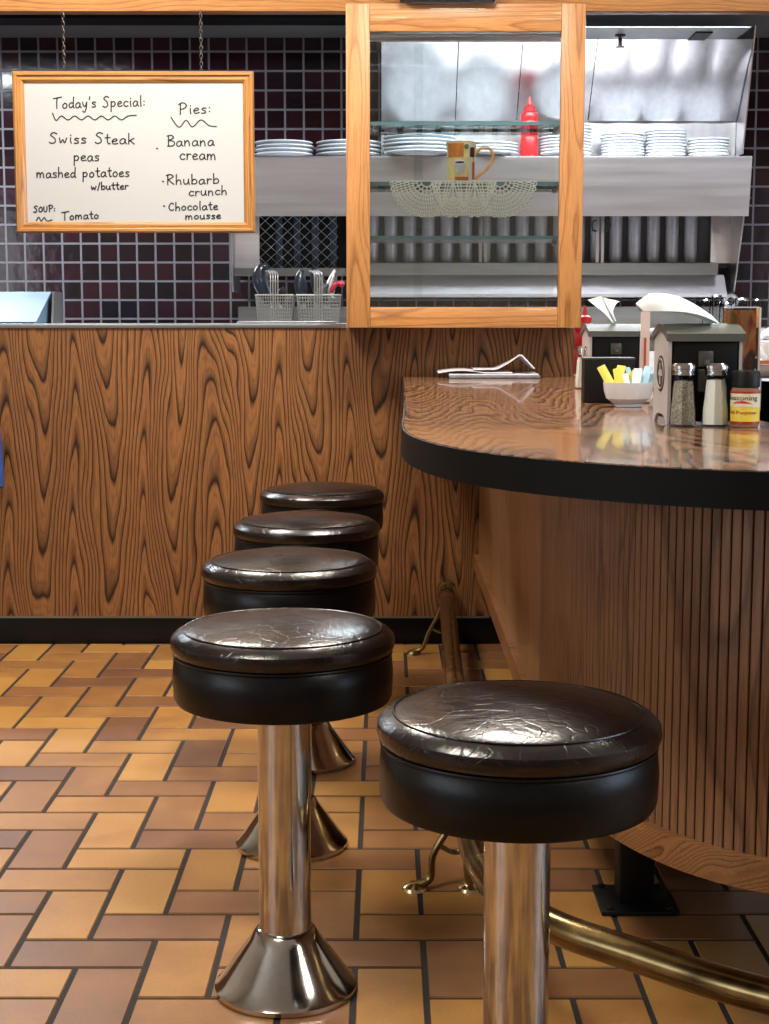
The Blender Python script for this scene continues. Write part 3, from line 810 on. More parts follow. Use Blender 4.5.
# ------------------------------------------------------------------ utensil baskets on the pass shelf
def basket(xa, xb, ya, yb, z0, h):
    t = thing('wire_basket', 'x', 'basket', ((xa+xb)/2, (ya+yb)/2, z0))
    bm = B(); tp = .008
    def ringp(z):
        k = tp*(1-(z-z0)/h); return [(xa+k, ya+k, z), (xb-k, ya+k, z), (xb-k, yb-k, z), (xa+k, yb-k, z)]
    for i in range(8):
        tube(bm, ringp(z0+.002+h*i/8), 0.0015, 4, True)
    bmr = B(); tube(bmr, ringp(z0+h), .0032, 6, True)
    lo, hi = ringp(z0+.002), ringp(z0+h)
    for s in range(4):
        a, b, c_, d = Vector(lo[s]), Vector(lo[(s+1) % 4]), Vector(hi[s]), Vector(hi[(s+1) % 4]); n = 15
        for k in range(n): tube(bm, [a.lerp(b, k/n), c_.lerp(d, k/n)], 0.0015, 4)
    for k in range(1, 10):
        tube(bm, [Vector(lo[0]).lerp(Vector(lo[1]), k/10), Vector(lo[3]).lerp(Vector(lo[2]), k/10)], 0.0015, 4)
    finish('mesh_body', bm, M['wire'], t); finish('rim', bmr, M['wire'], t)
    bm = B(); xc = (xa+xb)/2+.0
    for k in range(4):
        x = xc-.012+k*.0085
        tube(bm, catmull([(x, ya-.0045, z0+.003), (x, ya-.0035, z0+h*.6), (x, ya-.004, z0+h), (x, ya-.004, z0+h*1.6), (x-.004, ya+.012, z0+h*1.78), (x-.02, ya+.04, z0+h*1.86)], 4), .0025, 5)
    finish('hook_handle', bm, M['wire'], t)
    return t
PZ = 1.1005
x1_, x2_ = at(256, 320, 5.47).x, at(293, 320, 5.47).x; x3, x4 = at(297, 320, 5.47).x, at(340, 320, 5.47).x
bA = basket(x1_, x2_, 5.46, 5.62, PZ, .098); bA['label'] = 'square wire basket holding one large dark handle, nearer the menu board'; bA['group'] = 'wire baskets on the steel ledge'
bB = basket(x3, x4, 5.46, 5.62, PZ, .098); bB['label'] = 'wider wire basket full of dark utensils, next to the oak upright'; bB['group'] = 'wire baskets on the steel ledge'
def utensil(P, r, label, mat='navy', flat=.6, name='serving_utensil', pink=False):
    t = thing(name, label, 'utensil', P[0])
    bm = B(); Q = catmull(P, 6); n = len(Q)
    rs = [1.45*r*(.55+.75*math.sin(PI*min(1, .15+i/n))) for i in range(n)]
    tube(bm, Q, rs, 12); finish('handle', bm, M[mat], t)
    lo = Vector(P[0])
    bm = B(); tube(bm, [lo+Vector((0, .001, .012)), lo+Vector((0, .001, 0.0)), lo+Vector((.002, .002, -.02))], [.004, .0035, .012], 8)
    finish('metal_shank', bm, M['wire'], t)
    return t
def U(px, py, Y=5.53): return tuple(at(px, py, Y))
utensil([U(270, 303), U(262, 288), U(259, 277), U(262, 268), U(268, 267)], .014, 'large dark curved handle standing in the left wire basket')
utensil([U(279, 303, 5.58), U(282, 293, 5.58), U(285, 288, 5.58)], .010, 'short dark handle low in the left wire basket', 'black')
utensil([U(303, 302), U(301, 288), U(300, 277), U(302, 270)], .012, 'dark blue handle at left edge of the wider wire basket')
utensil([U(324, 303, 5.56), U(319, 290, 5.56), U(315, 276, 5.56), U(314, 268, 5.56)], .012, 'dark upright handle in the middle of the wider wire basket')
utensil([U(316, 303, 5.5), U(321, 292, 5.5), U(328, 284, 5.5)], .009, 'pale grey-blue handle leaning across the front of wider basket', 'papergrey')
utensil([U(327, 303, 5.59), U(331, 285, 5.59), U(336, 270, 5.59)], .010, 'silver spatula leaning right at the back of wider basket', 'steel')
t = utensil([U(331, 292, 5.545), U(335, 285, 5.545), U(341, 283, 5.545)], .005, 'pink-tipped utensil leaning over right rim of the wider basket', 'pink')
finish('round_tip', lathe(B(), [(0, -.012), (.008, -.009), (.012, 0), (.008, .009), (0, .012)], 16, U(341.5, 284, 5.545)), M['pink'], t)

# tray strip under baskets, steel box with lid on the left
a, b = at(241, 322, 5.4), at(337, 322, 5.4)
t = thing('serving_tray', 'shallow aluminium tray edge lying on the ledge in front of the wire baskets', 'tray', ((a.x+b.x)/2, 5.36, PZ))
finish('tray_pan', box(B(), a.x, b.x, 5.25, 5.445, PZ, PZ+.008, .002), M['alu'], t)
lx1 = at(50, 300, 5.5).x; lx0 = -1.75; zb = PZ; zt = at(0, 292, 5.6).z
t = thing('steel_bin', 'low stainless steel bin with sloping lid at the left end of the ledge', 'bin', ((lx0+lx1)/2, 5.5, PZ))
finish('bin_body', yz([(5.30, zb), (5.30, zb+.006), (5.55, zt-.012), (5.66, zt-.012), (5.66, zb)], lx0, lx1-.012), M['binsteel'], t)
finish('bin_lid', yz([(5.292, zb+.006), (5.545, zt-.008), (5.66, zt-.008), (5.66, zt), (5.54, zt)], lx0, lx1-.004), M['binsteel'], t)
finish('bin_side', yz([(5.50, zb), (5.53, zt), (5.67, zt), (5.67, zb)], lx1+.002, lx1+.01), M['steel'], t)

# ------------------------------------------------------------------ lunch counter
CZ = .925
outer = [(.062, 5.235), (.058, 4.6), (.048, 3.6), (.040, 3.1), (.036, 2.85), (.044, 2.66), (.072, 2.50), (.118, 2.36), (.19, 2.235), (.29, 2.13), (.40, 2.055), (.52, 2.005), (.75, 1.95), (1.1, 1.91), (1.6, 1.89), (2.1, 1.88)]
op = [Vector((x, y, 0)) for x, y in outer]
oc = catmull(op, 6)
inner = [(2.1, 2.62), (1.0, 2.64), (.80, 2.70), (.735, 2.82), (.72, 3.1), (.72, 5.95), (.66, 5.95), (.66, 5.235)]
poly = [(p.x, p.y) for p in oc]+inner
ctr = thing('lunch_counter', 'curved lunch counter with glossy wood laminate top, black edge and ribbed oak front', 'counter', (.5, 2.6, 0))
def ngon_slab(poly, z0, z1):
    bm = B(); a = [bm.verts.new((x, y, z1)) for x, y in poly]; b = [bm.verts.new((x, y, z0)) for x, y in poly]
    n = len(poly)
    for i in range(n): bm.faces.new((a[i], a[(i+1) % n], b[(i+1) % n], b[i]))
    f1 = bm.faces.new(a); f2 = bm.faces.new(b)
    bmesh.ops.triangulate(bm, faces=[f1, f2]); return bm
finish('worktop', ngon_slab(poly, CZ-.05, CZ), M['counterwood'], ctr)
def offs(P, d):
    out = []
    for i, p in enumerate(P):
        t = (P[min(i+1, len(P)-1)]-P[max(i-1, 0)]).normalized(); out.append(p+Vector((t.y, -t.x, 0))*d)
    return out
def strip(P, d0, d1, z0, z1, bm=None):
    bm = bm or B(); A, Bq = offs(P, d0), offs(P, d1)
    rings = []
    for a, b in zip(A, Bq): rings.append([bm.verts.new((a.x, a.y, z0)), bm.verts.new((b.x, b.y, z0)), bm.verts.new((b.x, b.y, z1)), bm.verts.new((a.x, a.y, z1))])
    for r, s in zip(rings, rings[1:]):
        for k in range(4): bm.faces.new((r[k], r[(k+1) % 4], s[(k+1) % 4], s[k]))
    bm.faces.new(rings[0]); bm.faces.new(rings[-1]); return bm
# offset sign: curve runs towards viewer then right; outward = left/front
sgn = 1 if offs(oc, 1)[5].x < oc[5].x else -1
finish('edge_band', strip(oc, .0005*sgn, .004*sgn, CZ-.052, CZ-.0015), M['blackgloss'], ctr)
# panel path
pp = [(.322, 5.235), (.322, 4.6), (.322, 3.9), (.322, 3.2), (.326, 2.95), (.342, 2.72), (.378, 2.53), (.44, 2.385), (.52, 2.285), (.62, 2.225), (.8, 2.17), (1.1, 2.13), (1.6, 2.11), (2.1, 2.10)]
pc = catmull([Vector((x, y, 0)) for x, y in pp], 14)
# resample by arc length
def resample(P, step):
    out = [P[0].copy()]; acc = 0
    for a, b in zip(P, P[1:]):
        L = (b-a).length; s = step-acc
        while s <= L: out.append(a.lerp(b, s/L)); s += step
        acc = (acc+L) % step if False else L-(s-step)
    return out
pc = resample(pc, .0044)
zb_, zt_ = .30, CZ-.052
k0 = next(i for i, p in enumerate(pc) if p.y < 3.16)
flat = pc[:k0+1][::8]+[pc[k0]]
finish('side_panel', strip(flat, -.012*sgn, 0, zb_, zt_), M['panel'], ctr)
# tambour: 4 samples per slat -> slat, slat, slat, groove
rest = pc[k0:]
bm = B()
A = offs(rest, 0); D = offs(rest, -.006*sgn); Bk = offs(rest, -.012*sgn)
bm = strip(rest[::4]+[rest[-1]], -.012*sgn, -.005*sgn, zb_, zt_)
for f in bm.faces: f.material_index = 1
N = (len(rest)-1)//4
for s in range(N):
    i = s*4; a, b = rest[i], rest[i+4]
    t = (b-a).normalized(); nn = Vector((t.y, -t.x, 0))*sgn; L = (b-a).length; g = L*.075
    q = [(g, -.0048), (g, -.001), (g+.0012, 0), (L-g-.0012, 0), (L-g, -.001), (L-g, -.0048)]
    lo = [bm.verts.new(a+t*u+nn*v+Vector((0, 0, zb_))) for u, v in q]; hi = [bm.verts.new(a+t*u+nn*v+Vector((0, 0, zt_))) for u, v in q]
    for m in range(5): bm.faces.new((lo[m], lo[m+1], hi[m+1], hi[m]))
finish('ribbed_panel', bm, [M['slat'], M['black']], ctr, sharp=20)
zt2, zb2 = .318, .268
finish('base_trim', strip(pc[::6]+[pc[-1]], -.012*sgn, .016*sgn, zb2, zt2), M['trimoak'], ctr)
for (x, y) in ((.30, 0), ):
    pass
pf = onz(638, 912, 0)
def post(x, y):
    p = finish('support_post', box(B(), x-.034, x+.034, y-.034, y+.034, .008, CZ-.05, .006), M['black'], ctr)
    finish('foot_plate', box(B(), x-.072, x+.072, y-.072, y+.072, 0, .009, .002), M['black'], p)
    for sx in (-1, 1):
        for sy in (-1, 1): finish('bolt', lathe(B(), [(0, 0), (.008, 0), (.008, .005), (0, .006)], 6, (x+sx*.056, y+sy*.056, .0095)), M['chain'], p)
post(pf.x, pf.y+.05); post(.52, 4.6); post(1.6, 2.5)
finish('inner_panel', box(B(), .66, .70, 3.0, 5.2, 0.0, CZ-.052), M['steel'], ctr)
finish('inner_panel', box(B(), 1.0, 2.1, 2.56, 2.6, 0.0, CZ-.052), M['steel'], ctr)

# ------------------------------------------------------------------ foot rail
rail = thing('foot_rail', 'tarnished brass foot rail curving round the foot of the lunch counter', 'foot rail', (.17, 2.9, 0))
RZ = .2
rp = [(.212, 5.21), (.205, 5.0), (.19, 4.4), (.175, 3.7), (.16, 3.1), (.155, 2.8), (.158, 2.6), (.185, 2.42), (.255, 2.275), (.37, 2.16), (.52, 2.03), (.72, 1.93), (1.1, 1.86), (2.0, 1.84)]
rc = catmull([(x, y, RZ) for x, y in rp], 8)
finish('rail_tube', tube(B(), rc, .0255, 20), M['brass'], rail)
bm = B()
tube(bm, [(.2125, 5.228, RZ), (.2125, 5.215, RZ), (.2122, 5.19, RZ)], [.033, .033, .029], 20); finish('end_flange', bm, M['brass_light'], rail)
bm = B(); i4 = min(range(len(rc)), key=lambda i: abs(rc[i].y-3.9)); tube(bm, [rc[i4], rc[i4+1]], .0275, 20); finish('joint_collar', bm, M['brass_light'], rail)
def bracket(x, y, foot):
    bm = B(); tube(bm, [(x, y-.016, RZ), (x, y+.016, RZ)], .0295, 20)
    br1 = finish('rail_bracket', bm, M['brass'], rail)
    bm = B()
    L1 = catmull([(x-.012, y, RZ-.02), (x-.03, y, RZ-.07), (x-.062, y, RZ-.13), (foot+.03, y, .022), (foot, y, .008)], 6)
    tube(bm, L1, [.011-.004*math.sin(PI*i/len(L1)) for i in range(len(L1))], 10)
    L2 = catmull([(x+.006, y, RZ-.02), (x+.012, y, RZ-.08), (x+.006, y, RZ-.15), (x+.012, y, .008)], 6)
    tube(bm, L2, .0085, 10)
    tube(bm, catmull([(x-.05, y, .09), (x-.02, y, .075), (x+.008, y, .085)], 5), .005, 8)
    finish('bracket_leg', bm, M['brass'], br1)
    for fx in (foot, x+.012):
        bm = lathe(B(), [(0, 0), (.026, 0), (.024, .006), (.012, .014), (0, .016)], 18, (fx, y, 0))
        finish('bracket_foot', bm, M['brass_light'], br1)
bracket(.158, 2.95, .060); bracket(.208, 5.1, .098)

# ------------------------------------------------------------------ stools
def stool():
    t = thing('bar_stool', '', 'stool', (0, 0, 0))
    R = .1765
    # skirt
    finish('seat_skirt', lathe(B(), [(0, .499), (R-.010, .499), (R-.001, .502), (R+.003, .510), (R+.0045, .545), (R+.002, .574), (R-.003, .580), (0, .580)], 64, cap=False), M['vinyl'], t, world=False)
    cush = [(R-.012, .578), (R-.002, .580), (R+.004, .585), (R+.0075, .595), (R+.006, .606), (R-.002, .614), (R-.014, .6185)]
    cush += [(R-.016, .6195), (R-.03, .6235), (R-.06, .6290), (R-.1, .6335), (.04, .6355), (0, .636)]
    c = finish('seat_cushion', lathe(B(), [(0, .578)]+cush, 64, cap=False), M['leather'], t, world=False)
    finish('piping', tube(B(), [((R-.0145)*math.cos(a), (R-.0145)*math.sin(a), .6192) for a in [2*PI*i/64 for i in range(64)]], .0019, 8, True), M['leather'], c, world=False)
    finish('piping', tube(B(), [((R+.001)*math.cos(a), (R+.001)*math.sin(a), .5795) for a in [2*PI*i/64 for i in range(64)]], .0024, 8, True), M['vinyl'], c, world=False)
    finish('post', lathe(B(), [(.0435, .09), (.0435, .488), (.06, .489), (.07, .4985), (0, .4985)], 48), M['chrome'], t, world=False)
    finish('base_flare', lathe(B(), [(.112, 0), (.119, .002), (.1195, .010), (.114, .015), (.100, .034), (.060, .090), (.052, .104), (.0445, .109), (.0435, .109)], 64), M['chrome'], t, world=False)
    return t
st = stool()
g = 'black bar stools along the counter'
def ground(px, py, zc, w):  # centre of a seat seen at px with pixel width w
    dep = F*.369/w; u = (px-384.5)/F
    # horizontal distance from depth along the axis
    Y = (dep-(EYE-zc)*math.sin(TH))/math.cos(TH)
    return u*dep, Y
S = [((283), 225, 'black padded bar stool, second nearest, with its whole chrome pedestal and flared foot in view'),
     ((289.5), 176, 'third nearest black bar stool, its seat just behind the stool showing its whole foot'),
     ((306.5), 147.5, 'fourth nearest black bar stool, second from the wood partition'),
     ((322), 125, 'farthest black bar stool, close to the dark wood partition'),
     ((518.5), 285, 'nearest bar stool at right, its chrome post cut off by the bottom edge')]
for i, (px, w, lab) in enumerate(S):
    o = st if i == 0 else dup(st)
    X, Y = ground(px, 0, .60, w)
    o.location = (X, Y, 0); o.rotation_euler = (0, 0, random.uniform(0, 6)); o['label'] = lab; o['group'] = g
    print('stool', X, Y)

# ------------------------------------------------------------------ things on the counter
ZT = CZ+.0008
def shaker(px, py, kind, label, h=.115, r=.0245):
    p = onz(px, py, CZ); y = p.y+r
    x = p.x*(y/p.y)
    t = thing('%s_shaker' % kind, label, 'shaker', (x, y, ZT)); L = (x, y, ZT)
    def facet(prof, n, mi=0): return lathe(B(), prof, n, L)
    o = [(0, 0), (r*.98, 0), (r, .003), (r*.96, h*.25), (r*.84, h*.45), (r*.8, h*.62), (r*.66, h*.76), (r*.64, h*.8)]
    finish('glass_body', lathe(B(), o, 10, L, cap=False), M['shaker_glass'], t, sharp=25)
    top = .70 if kind == 'pepper' else .72
    i_ = [(0, .003), (r*.92, .003), (r*.9, h*.25), (r*.78, h*.45), (r*.74, h*.62), (r*.66, h*top), (0, h*(top+.02))]
    finish('%s_filling' % kind, lathe(B(), i_, 10, L, cap=False), M[kind], t, sharp=25)
    finish('cap', lathe(B(), [(r*.68, h*.79), (r*.84, h*.80), (r*.84, h*.835), (r*.78, h*.84), (r*.78, h*.855), (r*.86, h*.86), (r*.86, h*.89), (r*.9, h*.9), (r*.9, h*.945), (r*.72, h*.985), (r*.3, h*1.0), (0, h)], 28, L), M['cap'], t)
    return t
shaker(682.5, 427, 'pepper', 'glass pepper shaker with chrome cap in front of the nearer napkin dispenser', .116)
shaker(714.5, 427, 'salt', 'glass salt shaker full of white salt in front of the nearer napkin dispenser', .116)
shaker(583.5, 389, 'salt', 'glass shaker left of the black caddy, beside the farther napkin dispenser', .118)
shaker(602, 386, 'pepper', 'shaker with only its chrome cap showing above the black caddy', .122)

def dispenser(x0, x1, y0, d, h, label, rz=0, scale=1):
    cx = (x0+x1)/2; cy = y0+d/2
    t = thing('napkin_dispenser', label, 'napkin dispenser', (cx, cy, ZT), 'napkin dispensers on the counter')
    w = (x1-x0)/2; D = d/2; zt = ZT+h
    def Z(a): return ZT+a
    # side cheeks with rounded arch feet
    prof = [(-D, 0), (-D+.014, .0), (-D+.03, .012), (-D+.05, .017), (D-.05, .017), (D-.03, .012), (D-.014, 0), (D, 0), (D, h*.89), (D*.55, h*.97), (0, h*.99), (-D*.55, h*.97), (-D, h*.89)]
    for s in (-1, 1):
        xa = cx+s*w; bm = prism(B(), [(cy+a, Z(b)) for a, b in prof], xa-.003, xa+.003, tf=lambda y, z, x: (x, y, z))
        pn = finish('side_panel', bm, M['greylight'], t)
        bm = B(); xo = xa+s*.0034
        el = lambda ry, rz, n=28: [(cy+ry*math.cos(2*PI*i/n), Z(h*.5)+rz*math.sin(2*PI*i/n)) for i in range(n)]
        prism(bm, el(.040, .034), xo-.0004, xo+.0004, tf=lambda y, z, x: (x, y, z))
        e = finish('emblem', bm, plainonce('emblem_brown', srgb(62, 48, 46)), pn, label='dark oval emblem')
        bm = B(); xo2 = xo+s*.0006
        tube(bm, [(xo2, a, b) for a, b in el(.034, .028)], .0012, 5, True)
        tube(bm, [(xo2, cy, Z(h*.5)+.02), (xo2, cy, Z(h*.5)-.02)], .002, 5)
        prism(bm, [(cy-.02, Z(h*.5)-.004), (cy+.02, Z(h*.5)-.004), (cy+.012, Z(h*.5)+.008), (cy-.012, Z(h*.5)+.008)], xo2-.0006, xo2+.0006, tf=lambda y, z, x: (x, y, z))
        finish('emblem_ring', bm, M['greylight'], e)
    finish('body', box(B(), cx-w+.004, cx+w-.004, cy-D+.006, cy+D-.006, Z(.008), Z(h*.885), .002), M['black'], t)
    finish('face_plate', box(B(), cx-w+.006, cx+w-.006, cy-D-.0005, cy-D+.006, Z(.006), Z(h*.885), .003), M['blackgloss'], t)
    lid = []
    for s in range(13):
        a = -1+2*s/12; lid.append((cy+a*(D+.006), Z(h*.91+h*.10*(1-abs(a)**1.7))))
    bot = [(y, z-.014) for y, z in reversed(lid)]
    finish('lid', prism(B(), lid+bot, cx-w-.007, cx+w+.007, tf=lambda y, z, x: (x, y, z)), M['grey'], t)
    l = finish('latch', box(box(B(), cx-.014, cx+.014, cy-D-.005, cy-D, Z(h*.33), Z(h*.56), .003), cx-.014, cx+.014, cy-D-.005, cy-D, Z(h*.58), Z(h*.74), .003), M['latch'], t)
    finish('latch_button', lathe(B(), [(0, 0), (.005, 0), (.005, .006), (0, .006)], 14, (cx+.002, cy-D-.006, Z(h*.62))), M['grey'], t)
    return t
dA = onz(668.5, 422, CZ); dB = onz(739, 422, CZ)
yA = 2.86
XA0 = (668.5-384.5)/F*(yA*.992+.025); XA1 = (739-384.5)/F*(yA*.992+.025)
dispenser(XA0, XA1, yA, .15, .184, 'nearer napkin dispenser with grey lid, black front and oval emblem, behind the two shakers')
yB = 3.92
XB0 = (590-384.5)/F*(yB*.992+.025); XB1 = (640-384.5)/F*(yB*.992+.025)
dispenser(XB0, XB1, yB, .15, .178, 'farther napkin dispenser with grey lid, behind the black caddy')
def napkin(P0, P1, width, curl, label, tip):
    """a paper napkin pulled up from the slot: runs from P0 (slot) to P1 (free tip)"""
    P0 = Vector(P0); P1 = Vector(P1); bm = B(); grid = []
    ax = (P1-P0); side = Vector((0, 1, 0)); upv = Vector((0, 0, 1))
    for i in range(13):
        s = i/12; w = width*(.25+.95*math.sin(PI*(.1+.62*s)))*(1 if s < .85 else 1-(s-.85)*3.2); row = []
        for j in range(9):
            q = (j-4)/4
            p = P0+ax*s+upv*(curl*math.sin(PI*s*.9))+side*(q*w/2)+upv*(w*(.30*(1-abs(q)**1.5)))+ax.normalized()*(-.25*w*q*q)
            row.append(p)
        grid.append(row)
    sheet(bm, grid, .0012)
    return single('napkin', bm, M['napkin'], label, 'napkin', sharp=60)
zl = ZT+.184
a = at(712, 328, yA+.07); b = at(636, 306, yA+.07)
napkin((a.x, yA+.075, zl+.002), (b.x, yA+.07, b.z-.012), 0.085, .012, 'white paper napkin pulled up from the nearer dispenser', 1)
bm = B(); grid = []
zl2 = ZT+.181
P = [(613, 322, 0), (607, 312, 0), (596, 304, 0), (589, 299, 0)]
W = [.012, .03, .05, .03]
cA = catmull([(613, 324, 0), (604, 314, 0), (594, 306, 0), (588, 301, 0)], 4); cB = catmull([(616, 322, 0), (613, 312, 0), (617, 304, 0), (620, 303, 0)], 4); cM = catmull([(614, 324, 0), (606, 308, 0), (602, 299, 0), (600, 298, 0)], 4)
for p, m, q in zip(cA, cM, cB):
    y = yB+.075
    A_ = at(p.x, p.y, y-.03); M_ = at(m.x, m.y, y+.02); B_ = at(q.x, q.y, y-.01)
    row = [A_.lerp(M_, k/4) for k in range(4)]+[M_.lerp(B_, k/4) for k in range(5)]
    grid.append(row)
zmin = min(v.z for r in grid for v in r)
for r in grid:
    for v in r: v.z += max(0, zl2+.001-zmin)
sheet(bm, grid, .0012)
single('napkin', bm, M['napkin'], 'folded white paper napkin standing up from the farther dispenser', 'napkin', sharp=60)

# black caddy
p = onz(584, 403, CZ); q = onz(634, 403, CZ); h = .100
t = thing('sugar_caddy', 'square black caddy standing left of the bowl of sachets', 'caddy', ((p.x+q.x)/2, p.y+.02, ZT))
finish('caddy_box', box(box(B(), p.x, q.x, p.y, p.y+.006, ZT, ZT+h, .001), p.x, q.x, p.y+.05, p.y+.056, ZT, ZT+h, .001), M['black'], t)
finish('caddy_floor', box(B(), p.x, q.x, p.y+.006, p.y+.05, ZT, ZT+.006), M['black'], t)
finish('caddy_rim', box(B(), p.x-.001, q.x+.001, p.y-.002, p.y+.058, ZT+h, ZT+h+.004, .001), M['grey'], t)
for xe in (p.x, q.x-.004): finish('caddy_end', box(B(), xe, xe+.004, p.y+.006, p.y+.05, ZT+.006, ZT+h), M['black'], t)

# bowl of sachets
p = onz(628, 408, CZ); R = .055; by = p.y+.05; bx = p.x*by/p.y
L = (bx, by, ZT)
single('bowl', lathe(B(), [(0, .002), (.026, .002), (.027, 0), (.031, 0), (.032, .006), (.049, .018), (R-.001, .034), (R+.001, .050), (R+.001, .054), (R-.002, .054), (R-.005, .036), (.044, .022), (.02, .010), (0, .009)], 48, L, cap=False), M['white'],
       'round white china bowl holding sweetener sachets beside the dispenser', 'bowl')
sp = [(-.036, -.014, -16, 'yellow', 'yellow sachet leaning over the left rim of the white bowl'), (-.027, .004, 9, 'yellow', 'yellow sachet second from the left in the bowl'), (-.018, -.016, -5, 'yellow', 'yellow sachet at the left front of the bowl'),
      (-.008, .006, 14, 'yellow', 'yellow sachet just left of the white ones in the bowl'), (-.001, -.014, -8, 'napkin', 'white sachet at the front middle of the bowl'), (.006, .010, 10, 'yellow', 'yellow sachet standing behind the white ones in the bowl'), (.013, -.010, 6, 'napkin', 'white sachet beside the blue ones in the bowl'),
      (.020, .012, -12, 'bluep', 'tallest pale blue sachet at the back of the bowl'), (.027, -.008, 12, 'bluep', 'pale blue sachet at the right front of the bowl'), (.036, .002, 24, 'bluep', 'pale blue sachet closest to the dispenser in the bowl'), (-.024, .026, -20, 'black', 'dark wrapped sachet at the back left of the bowl')]
for dx_, dy_, tilt, mt, lab in sp:
    bm = B(); grid = []
    for i in range(5):
        row = []
        for j in range(4):
            xx = (j-1.5)/1.5*.0095; z_ = (i/4)*(.046+.014*abs(math.sin(dx_*400))); bulge = .0025*math.cos(xx/.0095*PI/2)*math.sin(PI*i/4)
            row.append(Vector((xx, -bulge, z_)))
        grid.append(row)
    sheet(bm, grid, .003)
    bmesh.ops.rotate(bm, verts=bm.verts, cent=(0, 0, 0), matrix=Matrix.Rotation(math.radians(-20), 3, 'X') @ Matrix.Rotation(math.radians(tilt*1.6), 3, 'Y') @ Matrix.Rotation(random.uniform(-.9, .9), 3, 'Z'))
    bmesh.ops.translate(bm, verts=bm.verts, vec=(bx+dx_, by+dy_, ZT+.024+abs(dx_)*.4))
    single('sachet', bm, M[mt], lab, 'sachet', 'sachets in the white bowl')

# spice jar
p = onz(744.5, 428, CZ); r = .0255; y = p.y+r; x = p.x*y/p.y; L = (x, y, ZT)
t = thing('spice_jar', 'small spice jar with black lid and yellow and red label beside the salt shaker', 'jar', L)
finish('jar_body', lathe(B(), [(0, 0), (r*.97, 0), (r, .003), (r, .066), (r*.93, .071), (0, .071)], 36, L), plainonce('spice_brown', srgb(150, 110, 84)), t)
lab = finish('jar_label', lathe(B(), [(r+.0004, .008), (r+.0006, .008), (r+.0006, .0635), (r+.0004, .0635)], 36, L, cap=False), M['yellowlabel'], t)
for z0_, z1_, mt in ((.006, .0105, 'labelred'), (.061, .0645, 'labelred'), (.036, .0605, 'cream')):
    finish('label_band', lathe(B(), [(r+.0005, z0_), (r+.001, z0_), (r+.001, z1_), (r+.0005, z1_)], 36, L, cap=False), M[mt], lab)
finish('lid', lathe(B(), [(r*.98, .072), (r*.99, .074), (r*.99, .098), (r*.92, .1015), (0, .1015)], 40, L), M['black'], t)
def cyltext(txt, R, L, a0, a1, zb_, size, mat, parent, name='printed_word'):
    cu = bpy.data.curves.new('tmp', 'FONT'); cu.body = txt; cu.size = size; cu.extrude = .0002
    o = bpy.data.objects.new('tmp', cu); C.objects.link(o)
    dg = bpy.context.evaluated_depsgraph_get(); me = bpy.data.meshes.new_from_object(o.evaluated_get(dg))
    bm = B(); bm.from_mesh(me); bpy.data.objects.remove(o); bpy.data.meshes.remove(me)
    xs_ = [v.co.x for v in bm.verts]; w = max(xs_)
    bmesh.ops.triangulate(bm, faces=bm.faces)
    for v in bm.verts:
        a = math.radians(a0+(a1-a0)*v.co.x/w); z = v.co.y; d = v.co.z
        v.co = Vector((L[0]+(R+d)*math.sin(a), L[1]-(R+d)*math.cos(a), L[2]+zb_+z))
    finish(name, bm, mat, parent)
cyltext('Seasoning', r+.0014, L, -95, 38, .049, .012, M['ink'], lab)
cyltext('All Purpose', r+.0011, L, -85, 34, .024, .0085, M['labelred'], lab)
bm = B(); grid = []
for i in range(3):
    row = []
    for j in range(13):
        a = math.radians(-70+85*j/12); th_ = math.sin(PI*j/12)
        row.append(Vector((L[0]+(r+.0013)*math.sin(a), L[1]-(r+.0013)*math.cos(a), L[2]+.0425+.003*math.sin(PI*j/12)+(i-1)*.0022*th_)))
    grid.append(row)
sheet(bm, grid, .0003); finish('red_swoosh', bm, M['red'], lab)

# menu card stand behind the spice jar
yc = 2.93; a = at(727.5, 308, yc); b = at(757, 308, yc); zc = a.z
t = thing('menu_stand', 'upright clear acrylic stand with red and orange printed card behind the spice jar', 'menu stand', ((a.x+b.x)/2, yc, ZT))
cw = b.x-a.x
finish('printed_card', box(B(), a.x, b.x, yc+.002, yc+.004, ZT+.004, zc-.004), M['card'], t)
finish('acrylic_sleeve', box(B(), a.x-.002, b.x+.004, yc-.001, yc+.022, ZT, zc), M['pane'], t)
finish('sleeve_edge', box(box(B(), b.x+.0045, b.x+.008, yc-.002, yc+.022, ZT, zc+.001), a.x-.002, b.x+.004, yc-.0018, yc+.022, zc+.0003, zc+.0025), M['paper'], t)
# second narrow card between the dispensers
a = at(641, 318, 3.6); b = at(645, 318, 3.6)
t = thing('menu_card', 'narrow pink and white card standing between the two napkin dispensers', 'card', (a.x, 3.6, ZT))
finish('card_sheet', box(B(), a.x, b.x+.012, 3.6, 3.603, ZT, at(0, 311, 3.6).z), plainonce('pale_pink_card', srgb(226, 206, 196)), t)
finish('card_picture', box(B(), a.x+.008, b.x+.004, 3.5985, 3.5998, ZT+.02, ZT+.15), plainonce('dusky_red_print', srgb(190, 90, 80)), t)
finish('card_foot', box(B(), a.x, b.x+.012, 3.58, 3.62, ZT-.0002, ZT+.003), M['grey'], t)

